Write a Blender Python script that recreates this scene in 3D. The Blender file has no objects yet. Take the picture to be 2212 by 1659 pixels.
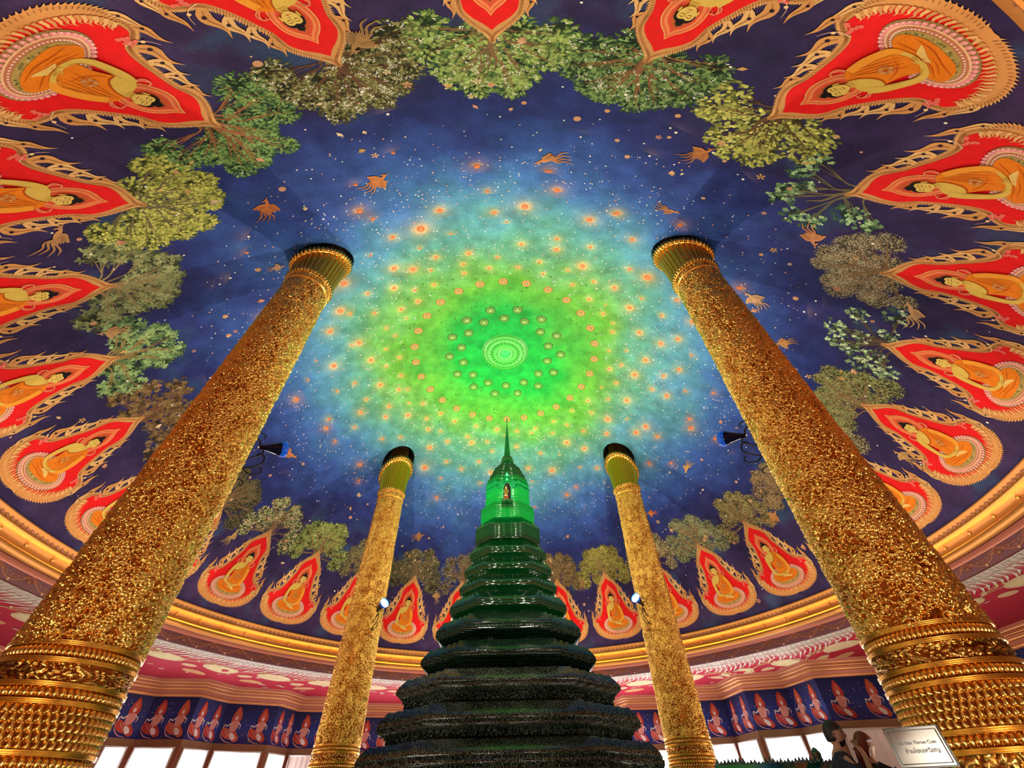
import bpy, bmesh, math, random
import numpy as np
from math import sin, cos, pi, radians as rad, asin, sqrt, atan2
from mathutils import Vector, Matrix, geometry

# ------------------------------------------------------------------ camera, world, light, exposure
SC = bpy.context.scene
COL = SC.collection
ZC = 1.1                                   # camera height above the floor
F_PX, PITCH, ROLL, YAW = 899.58, 0.7964, -0.0229, -0.0228
cam_data = bpy.data.cameras.new('camera')
cam_data.sensor_width = 36.0
cam_data.lens = F_PX / 2212 * 36.0
cam_data.clip_start = 0.05
cam = bpy.data.objects.new('camera', cam_data)
COL.objects.link(cam)
_F = Vector((0, cos(PITCH), sin(PITCH))); _U = Vector((0, -sin(PITCH), cos(PITCH))); _R = Vector((1, 0, 0))
_Z = Matrix.Rotation(YAW, 3, 'Z')
_F, _U, _R = _Z @ _F, _Z @ _U, _Z @ _R
_R2 = cos(ROLL) * _R + sin(ROLL) * _U
_U2 = -sin(ROLL) * _R + cos(ROLL) * _U
_M = Matrix((_R2, _U2, -_F)).transposed().to_4x4()
_M.translation = Vector((0, 0, ZC))
cam.matrix_world = _M
SC.camera = cam
SC.view_settings.view_transform = 'Standard'
SC.view_settings.look = 'None'
SC.view_settings.gamma = 1.0
SC.view_settings.use_curve_mapping = False
SC.view_settings.exposure = 0.08
try:
    SC.cycles.use_denoising = True
    SC.cycles.max_bounces = 6
    SC.cycles.diffuse_bounces = 3
    SC.cycles.glossy_bounces = 3
    SC.cycles.sample_clamp_indirect = 4.0
    SC.cycles.caustics_reflective = False
    SC.cycles.caustics_refractive = False
except Exception:
    pass
world = bpy.data.worlds.new('world'); SC.world = world
world.use_nodes = True
world.node_tree.nodes['Background'].inputs[0].default_value = (0.75, 0.85, 1.0, 1)
world.node_tree.nodes['Background'].inputs[1].default_value = 1.0

AX, AY = 0.0, 10.0                         # the dome's axis
RS = 11.6; ZS = 0.316 + ZC                 # sphere of the dome
R_RIM = 10.76; Z_RIM = 4.66 + ZC
COLS = {'NL': (-4.55, 5.19), 'NR': (4.42, 4.97), 'FR': (4.66, 14.15), 'FL': (-4.42, 14.30)}

def lamp(kind, name, loc, energy, color, size=0.1, target=None, angle=None, blend=0.5):
    l = bpy.data.lights.new(name, kind)
    l.energy = energy; l.color = color
    if kind in ('POINT', 'SPOT'): l.shadow_soft_size = size
    if kind == 'AREA': l.size = size
    if kind == 'SPOT' and angle: l.spot_size = rad(angle); l.spot_blend = blend
    o = bpy.data.objects.new(name, l); COL.objects.link(o); o.location = loc
    if target is not None:
        o.rotation_euler = (Vector(target) - Vector(loc)).to_track_quat('-Z', 'Y').to_euler()
    return o

WARM = (1.0, 0.78, 0.52)
LAMP_Z = 4.32 + ZC
for k, (cx, cy) in COLS.items():           # the four horn lamps on the columns, aimed up across the dome
    d = Vector((AX - cx, AY - cy, 0)).normalized()
    p = Vector((cx, cy, LAMP_Z)) + d * 1.10 + Vector((0, 0, 0.10))
    lamp('SPOT', 'column_lamp_light', p, 1500, (1.0, 0.86, 0.68), 0.10, (AX + d.x * 4, AY + d.y * 4, 11.5), 150, 0.6)
for k in range(8):                         # unseen fill lights added round the tower to brighten the dome
    a = rad(22.5 + 45 * k)
    rr = 8.6
    lamp('SPOT', 'added_fill_uplight', (AX + rr * cos(a), AY + rr * sin(a), 0.5), 330, (1.0, 0.88, 0.74), 0.35,
         (AX + rr * 0.55 * cos(a), AY + rr * 0.55 * sin(a), 11), 165, 0.5)
lamp('SPOT', 'tower_green_uplight', (AX, AY + 0.9, 8.1), 620, (0.0, 1.0, 0.14), 0.25, (AX + 0.1, AY + 2.2, 13), 96, 1.0)

# ------------------------------------------------------------------ helpers
def s2l(c):
    c = np.asarray(c, dtype=float) / 255.0
    return np.where(c <= 0.04045, c / 12.92, ((c + 0.055) / 1.055) ** 2.4)

def tag(o, label=None, cat=None, group=None, kind=None):
    if label: o['label'] = label
    if cat: o['category'] = cat
    if group: o['group'] = group
    if kind: o['kind'] = kind
    return o

def empty(name, loc=(0, 0, 0), rz=0.0):
    o = bpy.data.objects.new(name, None); COL.objects.link(o)
    o.location = loc; o.rotation_euler = (0, 0, rz); o.empty_display_size = 0.1
    return o

def link(name, me, mat=None, parent=None):
    o = bpy.data.objects.new(name, me); COL.objects.link(o)
    if mat is not None and not me.materials: me.materials.append(mat)
    if parent is not None: o.parent = parent
    return o

def np_mesh(name, V, faces_flat, sizes, cols=None, smooth=False):
    """faces_flat: flat vertex indices, sizes: loops per face"""
    me = bpy.data.meshes.new(name)
    V = np.asarray(V, dtype=np.float32); n = len(V)
    faces_flat = np.asarray(faces_flat, dtype=np.int32); sizes = np.asarray(sizes, dtype=np.int32)
    me.vertices.add(n); me.vertices.foreach_set('co', V.ravel())
    me.loops.add(len(faces_flat)); me.loops.foreach_set('vertex_index', faces_flat)
    me.polygons.add(len(sizes))
    starts = np.concatenate([[0], np.cumsum(sizes)[:-1]]).astype(np.int32)
    me.polygons.foreach_set('loop_start', starts)
    try: me.polygons.foreach_set('loop_total', sizes)
    except Exception: pass
    if cols is not None:
        a = me.color_attributes.new('col', 'FLOAT_COLOR', 'POINT')
        C4 = np.ones((n, 4), dtype=np.float32); C4[:, :3] = cols
        a.data.foreach_set('color', C4.ravel())
    if smooth:
        me.polygons.foreach_set('use_smooth', np.ones(len(sizes), dtype=bool))
    me.update(calc_edges=True)
    return me

def grid_mesh(name, P, wrap_u=False, cols=None, smooth=True, flip=False):
    """P: (nv, nu, 3)"""
    nv, nu = P.shape[:2]
    idx = np.arange(nv * nu).reshape(nv, nu)
    if wrap_u:
        a = idx[:-1, :]; b = np.roll(idx, -1, 1)[:-1, :]; c = np.roll(idx, -1, 1)[1:, :]; d = idx[1:, :]
    else:
        a = idx[:-1, :-1]; b = idx[:-1, 1:]; c = idx[1:, 1:]; d = idx[1:, :-1]
    q = np.stack([a, b, c, d] if not flip else [d, c, b, a], -1).reshape(-1, 4)
    return np_mesh(name, P.reshape(-1, 3), q.ravel(), np.full(len(q), 4), None if cols is None else cols.reshape(-1, 3), smooth)

def lathe(name, prof, seg=64, smooth=True, a0=0.0, a1=2 * pi, center=(0, 0)):
    """prof: [(r, z)]"""
    full = abs(a1 - a0 - 2 * pi) < 1e-6
    t = np.linspace(a0, a1, seg, endpoint=not full)
    pr = np.array(prof)
    P = np.zeros((len(pr), len(t), 3))
    P[:, :, 0] = center[0] + pr[:, 0:1] * np.cos(t)[None]; P[:, :, 1] = center[1] + pr[:, 0:1] * np.sin(t)[None]; P[:, :, 2] = pr[:, 1:2]
    return grid_mesh(name, P, wrap_u=full, smooth=smooth)

def tube_arrays(pts, radii, seg=8):
    pts = [Vector(p) for p in pts]; n = len(pts)
    V = []; up = Vector((0.01, 0.02, 1)).normalized()
    for i, p in enumerate(pts):
        t = (pts[min(i + 1, n - 1)] - pts[max(i - 1, 0)]).normalized()
        s = t.cross(up)
        if s.length < 1e-3: s = t.cross(Vector((1, 0, 0)))
        s.normalize(); u = s.cross(t).normalized()
        r = radii[i] if hasattr(radii, '__len__') else radii
        for k in range(seg):
            a = 2 * pi * k / seg
            V.append(p + (s * cos(a) + u * sin(a)) * r)
    F = []
    for i in range(n - 1):
        for k in range(seg):
            F.append([i * seg + k, i * seg + (k + 1) % seg, (i + 1) * seg + (k + 1) % seg, (i + 1) * seg + k])
    F.append(list(range(seg))[::-1]); F.append([(n - 1) * seg + k for k in range(seg)])
    return V, F

class MB:
    def __init__(s): s.V = []; s.F = []
    def add(s, V, F):
        o = len(s.V); s.V += [tuple(v) for v in V]; s.F += [[i + o for i in f] for f in F]
    def box(s, c, d, rz=0.0):
        x, y, z = d[0] / 2, d[1] / 2, d[2] / 2
        V = []
        for sx, sy, sz in [(-1, -1, -1), (1, -1, -1), (1, 1, -1), (-1, 1, -1), (-1, -1, 1), (1, -1, 1), (1, 1, 1), (-1, 1, 1)]:
            px, py = sx * x, sy * y
            V.append((c[0] + px * cos(rz) - py * sin(rz), c[1] + px * sin(rz) + py * cos(rz), c[2] + sz * z))
        s.add(V, [[3, 2, 1, 0], [4, 5, 6, 7], [0, 1, 5, 4], [1, 2, 6, 5], [2, 3, 7, 6], [3, 0, 4, 7]])
    def tube(s, pts, r, seg=8): s.add(*tube_arrays(pts, r, seg))
    def build(s, name, mat, parent=None, smooth=False):
        me = np_mesh(name, np.array(s.V), np.concatenate([np.array(f) for f in s.F]), [len(f) for f in s.F], None, smooth)
        return link(name, me, mat, parent)

# ------------------------------------------------------------------ materials
def new_mat(name):
    m = bpy.data.materials.new(name); m.use_nodes = True
    nt = m.node_tree; b = nt.nodes['Principled BSDF']
    return m, nt, b

def plain(name, srgb, rough=0.5, metal=0.0, noise=0.0, nscale=8.0, emit=None, estr=0.0, bump=0.0):
    m, nt, b = new_mat(name)
    c = tuple(s2l(srgb)) + (1,)
    b.inputs['Base Color'].default_value = c
    b.inputs['Roughness'].default_value = rough; b.inputs['Metallic'].default_value = metal
    if noise or bump:
        tc = nt.nodes.new('ShaderNodeTexCoord'); nz = nt.nodes.new('ShaderNodeTexNoise')
        nz.inputs['Scale'].default_value = nscale; nz.inputs['Detail'].default_value = 6
        nt.links.new(tc.outputs['Object'], nz.inputs['Vector'])
    if noise:
        mx = nt.nodes.new('ShaderNodeMix'); mx.data_type = 'RGBA'; mx.blend_type = 'MULTIPLY'
        mx.inputs['Factor'].default_value = 1.0
        mr = nt.nodes.new('ShaderNodeMapRange')
        mr.inputs['To Min'].default_value = 1 - noise; mr.inputs['To Max'].default_value = 1 + noise
        nt.links.new(nz.outputs['Fac'], mr.inputs['Value'])
        mx.inputs[6].default_value = c
        nt.links.new(mr.outputs['Result'], mx.inputs[7]); nt.links.new(mx.outputs[2], b.inputs['Base Color'])
    if bump:
        bp = nt.nodes.new('ShaderNodeBump'); bp.inputs['Strength'].default_value = bump; bp.inputs['Distance'].default_value = 0.01
        nt.links.new(nz.outputs['Fac'], bp.inputs['Height']); nt.links.new(bp.outputs['Normal'], b.inputs['Normal'])
    if emit is not None:
        b.inputs['Emission Color'].default_value = tuple(s2l(emit)) + (1,); b.inputs['Emission Strength'].default_value = estr
    return m

def paint_mat(name, rough=0.7, noise=0.25, nscale=9.0, fine=60.0, spec=0.2):
    m, nt, b = new_mat(name)
    at = nt.nodes.new('ShaderNodeAttribute'); at.attribute_name = 'col'
    tc = nt.nodes.new('ShaderNodeTexCoord')
    n1 = nt.nodes.new('ShaderNodeTexNoise'); n1.inputs['Scale'].default_value = nscale; n1.inputs['Detail'].default_value = 8
    n2 = nt.nodes.new('ShaderNodeTexNoise'); n2.inputs['Scale'].default_value = fine; n2.inputs['Detail'].default_value = 3
    for n in (n1, n2): nt.links.new(tc.outputs['Object'], n.inputs['Vector'])
    ad = nt.nodes.new('ShaderNodeMath'); ad.operation = 'ADD'
    nt.links.new(n1.outputs['Fac'], ad.inputs[0]); nt.links.new(n2.outputs['Fac'], ad.inputs[1])
    mr = nt.nodes.new('ShaderNodeMapRange'); mr.inputs['From Min'].default_value = 0.6; mr.inputs['From Max'].default_value = 1.4
    mr.inputs['To Min'].default_value = 1 - noise; mr.inputs['To Max'].default_value = 1 + noise
    nt.links.new(ad.outputs[0], mr.inputs['Value'])
    mx = nt.nodes.new('ShaderNodeMix'); mx.data_type = 'RGBA'; mx.blend_type = 'MULTIPLY'; mx.inputs['Factor'].default_value = 1.0
    nt.links.new(at.outputs['Color'], mx.inputs[6]); nt.links.new(mr.outputs['Result'], mx.inputs[7])
    nt.links.new(mx.outputs[2], b.inputs['Base Color'])
    b.inputs['Roughness'].default_value = rough
    b.inputs['Specular IOR Level'].default_value = spec
    return m

M_DOME = paint_mat('dome_paint', 0.75, 0.35, 2.2, 26.0, 0.15)
M_PAINT = paint_mat('mural_paint', 0.7, 0.14, 9.0, 70.0, 0.15)

def gold_mat(name, srgb, rough, crev=True, bump=0.3):
    m, nt, b = new_mat(name)
    b.inputs['Metallic'].default_value = 1.0
    tc = nt.nodes.new('ShaderNodeTexCoord')
    nz = nt.nodes.new('ShaderNodeTexNoise'); nz.inputs['Scale'].default_value = 45; nz.inputs['Detail'].default_value = 4
    nt.links.new(tc.outputs['Object'], nz.inputs['Vector'])
    mr = nt.nodes.new('ShaderNodeMapRange'); mr.inputs['To Min'].default_value = rough - 0.1; mr.inputs['To Max'].default_value = rough + 0.15
    nt.links.new(nz.outputs['Fac'], mr.inputs['Value']); nt.links.new(mr.outputs['Result'], b.inputs['Roughness'])
    c = tuple(s2l(srgb)) + (1,)
    if crev:
        at = nt.nodes.new('ShaderNodeAttribute'); at.attribute_name = 'col'
        nt.links.new(at.outputs['Color'], b.inputs['Base Color'])
    else:
        b.inputs['Base Color'].default_value = c
    bp = nt.nodes.new('ShaderNodeBump'); bp.inputs['Strength'].default_value = bump; bp.inputs['Distance'].default_value = 0.006
    nt.links.new(nz.outputs['Fac'], bp.inputs['Height']); nt.links.new(bp.outputs['Normal'], b.inputs['Normal'])
    return m
M_GOLD_RELIEF = gold_mat('gilded_relief', (255, 190, 80), 0.27, True, 0.5)
M_GOLD = gold_mat('gilded_metal', (250, 194, 94), 0.3, False, 0.2)
M_GOLD_BAND = gold_mat('gold_leaf_band', (226, 168, 104), 0.42, False, 0.25)
M_GOLD_BAND.node_tree.nodes['Principled BSDF'].inputs['Metallic'].default_value = 0.55
M_GOLD_BAND.node_tree.nodes['Principled BSDF'].inputs['Base Color'].default_value = tuple(s2l((222, 150, 74))) + (1,)
M_IRON = plain('wrought_iron', (26, 20, 24), 0.35, 0.8)
M_RECESS_SHADE = plain('recess_shade', (16, 12, 12), 0.9)  # near-black colour puts shade into the column wells and the niche

# ------------------------------------------------------------------ decals: flat paint shapes laid on a surface
class Decal:
    """collects 2D shapes with colour and paint layer; bake() maps them on to a surface"""
    def __init__(s): s.V = []; s.F = []; s.S = []; s.C = []; s.L = []; s.n = 0
    def _add(s, V, F, sizes, color, layer):
        V = np.asarray(V, float)
        s.V.append(V); s.F.append(np.asarray(F, int) + s.n); s.S.append(np.asarray(sizes, int))
        c = np.asarray(color, float)
        if c.ndim == 1: c = np.tile(c, (len(V), 1))
        s.C.append(c); s.L.append(np.zeros(len(V)) + layer); s.n += len(V)
    def poly(s, pts, srgb, layer=0, cell=0.16):
        pts = np.asarray(pts, float)
        mn, mx = pts.min(0), pts.max(0)
        extra = []
        if max(mx - mn) > cell * 1.6:
            gx = np.arange(mn[0] + cell / 2, mx[0], cell); gy = np.arange(mn[1] + cell / 2, mx[1], cell)
            for x in gx:
                for y in gy:
                    extra.append((x, y))
        vs = [Vector((p[0], p[1])) for p in pts] + [Vector(e) for e in extra]
        r = geometry.delaunay_2d_cdt(vs, [], [list(range(len(pts)))], 1, 1e-5)
        ov, of = r[0], r[2]
        if not of: return
        V = np.array([(v.x, v.y) for v in ov])
        s._add(V, np.concatenate([np.array(f) for f in of]), [len(f) for f in of], s2l(srgb), layer)
    def fans(s, P, srgb, layer=0):
        """P (n,k,2) convex polygons; srgb (n,3) or (3,)"""
        P = np.asarray(P, float); n, k = P.shape[:2]
        if n == 0: return
        c = s2l(srgb)
        if c.ndim == 1: c = np.tile(c, (n, 1))
        if np.ndim(layer): layer = np.repeat(layer, k)
        s._add(P.reshape(-1, 2), np.arange(n * k), np.full(n, k), np.repeat(c, k, 0), layer)
    def stroke(s, pts, w, srgb, layer=0):
        pts = np.asarray(pts, float); n = len(pts)
        w = np.asarray(w, float) * np.ones(n) if np.ndim(w) == 0 else np.interp(np.linspace(0, 1, n), np.linspace(0, 1, len(w)), w)
        t = np.gradient(pts, axis=0); t /= (np.linalg.norm(t, axis=1, keepdims=True) + 1e-9)
        nn = np.stack([-t[:, 1], t[:, 0]], -1)
        V = np.concatenate([pts + nn * w[:, None] / 2, pts - nn * w[:, None] / 2])
        a = np.arange(n - 1)
        F = np.stack([a, a + 1, a + 1 + n, a + n], -1)
        s._add(V, F.ravel(), np.full(n - 1, 4), s2l(srgb), layer)
    def disk(s, c, rx, ry, srgb, layer=0, k=20, rot=0.0):
        t = np.linspace(0, 2 * pi, k, endpoint=False)
        x, y = rx * np.cos(t), ry * np.sin(t)
        P = np.stack([c[0] + x * cos(rot) - y * sin(rot), c[1] + x * sin(rot) + y * cos(rot)], -1)
        if max(rx, ry) > 0.2: s.poly(P, srgb, layer)
        else: s.fans(P[None], srgb, layer)
    def bake(s, name, fn):
        V = np.concatenate(s.V); L = np.concatenate(s.L)
        return np_mesh(name, fn(V, L), np.concatenate(s.F), np.concatenate(s.S), np.concatenate(s.C))

LAY = 0.0025
def dome_map(s0, phi0=0.0, base=0.010, lay=LAY):
    """decal (x right, y towards the apex) -> coordinates relative to the dome axis at floor level"""
    def fn(V, L):
        s = s0 - V[:, 1]; th = s / RS
        R = RS - base - lay * L
        ph = phi0 - V[:, 0] / (RS * np.sin(np.maximum(th, 0.02)))
        return np.stack([R * np.sin(th) * np.cos(ph), R * np.sin(th) * np.sin(ph), ZS + R * np.cos(th)], -1)
    return fn

def catmull(P, n=8, closed=False):
    P = np.asarray(P, float)
    if closed: Q = np.concatenate([P[-1:], P, P[:2]])
    else: Q = np.concatenate([2 * P[:1] - P[1:2], P, 2 * P[-1:] - P[-2:-1]])
    out = []
    for i in range(1, len(Q) - 2):
        p0, p1, p2, p3 = Q[i - 1], Q[i], Q[i + 1], Q[i + 2]
        for t in np.linspace(0, 1, n, endpoint=False):
            out.append(0.5 * ((2 * p1) + (-p0 + p2) * t + (2 * p0 - 5 * p1 + 4 * p2 - p3) * t * t + (-p0 + 3 * p1 - 3 * p2 + p3) * t ** 3))
    if not closed: out.append(Q[-2])
    return np.array(out)

def mirror(P):
    """right half profile from bottom centre to top centre -> closed outline"""
    P = np.asarray(P, float); L = P[::-1].copy(); L[:, 0] *= -1
    return np.concatenate([P, L[1:-1]])

# ------------------------------------------------------------------ the dome
rng = np.random.default_rng(7)
PHI0 = rad(-90.86); STEP = 2 * pi / 28

def vnoise(P, scale, seed, octs=4):
    """cheap value noise on 3D points"""
    r = np.random.default_rng(seed); T = r.random((32, 32, 32))
    out = np.zeros(len(P)); amp = 1.0; tot = 0
    for o in range(octs):
        q = P * scale * 2 ** o + 100.3 * (o + 1)
        i = np.floor(q).astype(int); f = q - i; f = f * f * (3 - 2 * f)
        v = 0
        for dx in (0, 1):
            for dy in (0, 1):
                for dz in (0, 1):
                    w = (f[:, 0] if dx else 1 - f[:, 0]) * (f[:, 1] if dy else 1 - f[:, 1]) * (f[:, 2] if dz else 1 - f[:, 2])
                    v = v + w * T[(i[:, 0] + dx) % 32, (i[:, 1] + dy) % 32, (i[:, 2] + dz) % 32]
        out += amp * v; tot += amp; amp *= 0.5
    return out / tot

STARS = []
def add_ring(r, n, off, size, kind, jr=0.0, jp=0.0, js=0.0):
    for k in range(n):
        STARS.append((r + rng.normal(0, jr), PHI0 + 2 * pi * (k + off) / n + rng.normal(0, jp), size * (1 + rng.normal(0, js)), kind))
add_ring(3.85, 28, 0.5, 0.085, 'flower', 0.08, 0.02, 0.15)
add_ring(4.25, 28, 0.0, 0.075, 'flower', 0.12, 0.03, 0.2)
add_ring(4.75, 28, 0.5, 0.12, 'flower', 0.12, 0.03, 0.2)
add_ring(5.3, 28, 0.1, 0.09, 'flower', 0.15, 0.04, 0.25)
add_ring(5.85, 28, 0.6, 0.13, 'flower', 0.15, 0.04, 0.25)
add_ring(6.45, 28, 0.1, 0.10, 'flower', 0.2, 0.04, 0.3)
add_ring(6.95, 22, 0.6, 0.12, 'flower', 0.2, 0.05, 0.3)
add_ring(7.5, 22, 0.3, 0.08, 'flower', 0.25, 0.06, 0.3)
for n, r0, r1, a, b in ((420, 3.4, 5.2, 0.018, 0.04), (2300, 4.2, 7.6, 0.012, 0.042), (900, 6.5, 8.4, 0.015, 0.04), (260, 8.2, 10.5, 0.02, 0.045)):
    for _ in range(n):
        r = sqrt(rng.uniform(r0 * r0, r1 * r1))
        STARS.append((r, rng.uniform(0, 2 * pi), rng.uniform(a, b), 'white'))
for _ in range(95):
    STARS.append((sqrt(rng.uniform(8.0 ** 2, 10.5 ** 2)), rng.uniform(0, 2 * pi), rng.uniform(0.05, 0.085), 'glow'))
for _ in range(170):
    STARS.append((sqrt(rng.uniform(1.1 ** 2, 4.2 ** 2)), rng.uniform(0, 2 * pi), rng.uniform(0.015, 0.04), 'dot'))

STARS = [q for q in STARS if min(np.hypot(AX + q[0] * cos(q[1]) - cx, AY + q[0] * sin(q[1]) - cy) for cx, cy in COLS.values()) > 0.62 + q[2]]
NT, NP = 500, 1900
th = np.linspace(0.0, asin(R_RIM / RS), NT); th[0] = 1e-4
ph = np.linspace(0, 2 * pi, NP, endpoint=False)
TH, PH = np.meshgrid(th, ph, indexing='ij')
P = np.stack([RS * np.sin(TH) * np.cos(PH), RS * np.sin(TH) * np.sin(PH), ZS + RS * np.cos(TH)], -1)
Rr = RS * np.sin(TH)
flat = P.reshape(-1, 3)
n1 = vnoise(flat, 0.55, 1).reshape(NT, NP); n2 = vnoise(flat, 1.6, 2).reshape(NT, NP); n3 = vnoise(flat, 4.5, 3, 3).reshape(NT, NP)
rr = Rr + (n1 - 0.5) * 2.2 + (n2 - 0.5) * 0.9
KR = [0, 1.9, 3.2, 4.0, 4.7, 5.5, 6.3, 7.0, 7.7, 8.5, 9.6, 10.8]
KC = np.array([s2l(c) for c in [(20, 150, 62), (30, 156, 60), (88, 158, 54), (90, 152, 80), (80, 142, 110), (78, 140, 138),
                                 (74, 132, 162), (62, 106, 166), (52, 82, 152), (40, 50, 112), (44, 35, 76), (62, 45, 86)]])  # centre greens hold mural paint and the tower's green light together
C = np.stack([np.interp(rr, KR, KC[:, i]) for i in range(3)], -1)
cl = np.clip((n3 - 0.5) * 2.6 + (n2 - 0.5) * 2.0, -0.8, 1.3)[..., None]
C = C * (1 + 0.22 * cl)
cloud = np.clip((n2 - 0.57) * 5, 0, 1)[..., None] * np.clip((Rr - 7.8) / 1.0, 0, 1)[..., None]
C = C * (1 - 0.55 * cloud) + s2l((44, 84, 116)) * 0.55 * cloud
dth = th[1] - th[0]; dph = ph[1] - ph[0]
def splat(r, p, rad_, color, power, alpha):
    t0 = asin(min(r / RS, 0.999)); R = rad_ * 2.6
    i0 = max(int((t0 - R / RS) / dth), 0); i1 = min(int((t0 + R / RS) / dth) + 2, NT)
    dj = int(R / max(r, 0.3) / dph) + 2; j = np.arange(int(p / dph) - dj, int(p / dph) + dj + 1) % NP
    sub = P[i0:i1][:, j]
    c = np.array([RS * sin(t0) * cos(p), RS * sin(t0) * sin(p), ZS + RS * cos(t0)])
    d = np.linalg.norm(sub - c, axis=-1) / rad_
    w = (alpha * np.exp(-d ** power))[..., None]
    C[i0:i1, j] = C[i0:i1][:, j] * (1 - w) + color * w
for r, p, sz, kd in STARS:
    if kd == 'flower':
        hc = s2l((186, 176, 80)) if r < 6.6 else s2l((176, 132, 104))
        splat(r, p, sz * 1.55, hc, 1.5, 0.5); splat(r, p, sz * 0.85, s2l((222, 170, 104)), 2.2, 0.85)
    elif kd == 'glow':
        splat(r, p, sz * 1.5, s2l((150, 124, 110)), 1.2, 0.6)
    elif kd == 'white':
        splat(r, p, sz * 1.5, s2l((150, 170, 170)), 1.4, 0.3)
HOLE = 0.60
def grid_holes(P, C):
    nv, nu = P.shape[:2]; idx = np.arange(nv * nu).reshape(nv, nu)
    q = np.stack([idx[1:, :], np.roll(idx, -1, 1)[1:, :], np.roll(idx, -1, 1)[:-1, :], idx[:-1, :]], -1).reshape(-1, 4)
    cen = P.reshape(-1, 3)[q].mean(1); keep = np.ones(len(q), bool)
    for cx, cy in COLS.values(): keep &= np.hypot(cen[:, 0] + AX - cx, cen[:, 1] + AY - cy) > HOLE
    q = q[keep]
    return np_mesh('ceiling', P.reshape(-1, 3), q.ravel(), np.full(len(q), 4), C.reshape(-1, 3), True)
me = grid_holes(P, np.clip(C, 0.002, 0.95))
dome = link('ceiling', me, M_DOME); dome.location = (AX, AY, 0)
tag(dome, 'vast domed ceiling painted as a night sky shading from navy rim to bright green centre', 'ceiling', kind='structure')

# star cores and petals painted over the glow
dec = Decal()
for r, p, sz, kd in STARS:
    s = RS * asin(min(r / RS, 0.999))
    # decal space here is polar-free: use tangent offsets later, so write as (x= -phi*const, y=s)
    k = 12
    t = np.linspace(0, 2 * pi, k, endpoint=False)
    def ring(q, srgb, lay, kk=k, wob=0.0):
        tt = np.linspace(0, 2 * pi, kk, endpoint=False)
        q2 = q * (1 + wob * np.cos(8 * tt))
        th_ = (s + q2 * np.cos(tt)) / RS
        pp = p + q2 * np.sin(tt) / max(r, 0.3)
        dec.fans(np.stack([pp, th_], -1)[None], srgb, lay)
    if kd == 'flower':
        ring(sz * 0.52, (224, 140, 82), 0, 24, 0.08); ring(sz * 0.40, (200, 78, 44), 1, 14); ring(sz * 0.26, (230, 164, 112), 2, 10); ring(sz * 0.12, (206, 84, 56), 3, 6)
    elif kd == 'glow':
        ring(sz * 0.36, (250, 240, 220), 1, 8)
    elif kd == 'white':
        ring(sz * 0.5, rng.choice([(250, 240, 225), (240, 210, 180), (225, 235, 245), (250, 180, 140)]), 1, 6)
    else:
        ring(sz, (60, 120, 40), 0, 10)
def polar_fn(V, L):
    R = RS - 0.006 - LAY * L
    return np.stack([R * np.sin(V[:, 1]) * np.cos(V[:, 0]), R * np.sin(V[:, 1]) * np.sin(V[:, 0]), ZS + R * np.cos(V[:, 1])], -1)
st = link('painted_stars', dec.bake('painted_stars', polar_fn), M_PAINT, dome)
tag(st, kind='stuff')

# rosettes and the hub of the dome: low relief discs
def relief_disc(name, prof, seg, wobble=None):
    """prof (r, depth) measured down from the dome at the local apex"""
    pr = np.array(prof); t = np.linspace(0, 2 * pi, seg, endpoint=False)
    P = np.zeros((len(pr), seg, 3))
    for i, (r, d) in enumerate(pr):
        rr = r * np.ones(seg); dd = d * np.ones(seg)
        if wobble: rr, dd = wobble(i, r, d, t)
        z = np.sqrt(RS ** 2 - rr ** 2) - dd
        P[i, :, 0] = rr * np.cos(t); P[i, :, 1] = rr * np.sin(t); P[i, :, 2] = z
    return P
def disc_place(name, P, mat, theta, phi, parent, cols=None):
    me = grid_mesh(name, P, wrap_u=True, smooth=False, cols=cols)
    o = link(name, me, mat, parent)
    o.location = (0, 0, ZS); o.rotation_euler = (0, theta, phi)
    return o
M_ROS = plain('rosette_glass', (150, 120, 60), 0.25, 0.3)
M_STUD = plain('stud_white', (235, 235, 215), 0.2)
def colors_like(P, ringc):
    c = np.zeros(P.shape)
    for i, rc in enumerate(ringc): c[i] = s2l(rc)
    return c
rp = relief_disc('rosette', [(0.001, 0.03), (0.02, 0.028), (0.035, 0.010), (0.055, 0.010), (0.06, 0.022), (0.075, 0.022), (0.08, 0.010), (0.105, 0.010), (0.11, 0.022), (0.13, 0.02), (0.15, 0.0)], 28)
rc = [(190, 190, 150), (190, 190, 150), (70, 60, 20), (140, 150, 50), (180, 100, 40), (180, 100, 40), (170, 170, 80), (170, 170, 80), (176, 90, 34), (160, 96, 34), (110, 150, 60)]
first = None
M_RP = paint_mat('rosette_paint', 0.35, 0.1, 9, 60, 0.5)
for k in range(28):
    thx = asin(3.25 / RS)
    if first is None:
        first = disc_place('rosette', rp, M_RP, thx, PHI0, dome, colors_like(rp, rc)); o = first
    else:
        o = first.copy(); COL.objects.link(o); o.parent = dome; o.rotation_euler = (0, thx, PHI0 + k * STEP)
rp2 = relief_disc('rosette', [(0.001, 0.035), (0.03, 0.032), (0.04, 0.012), (0.07, 0.014), (0.09, 0.03), (0.13, 0.032), (0.16, 0.02), (0.175, 0.0)], 28)
rc2 = [(200, 220, 140), (200, 220, 140), (50, 110, 20), (110, 160, 44), (84, 130, 30), (80, 124, 30), (60, 110, 24), (50, 110, 24)]  # inner rosettes coloured olive, green tower light put into their colours
first2 = None
for k in range(28):
    r_ = 2.05 if k % 2 == 1 else 1.62
    thx = asin((r_ if k % 2 else r_) / RS); pp = PHI0 + k * STEP
    if first2 is None:
        first2 = disc_place('rosette', rp2, M_RP, thx, pp, dome, colors_like(rp2, rc2)); o = first2
    else:
        o = first2.copy(); COL.objects.link(o); o.parent = dome; o.rotation_euler = (0, thx, pp)
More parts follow.
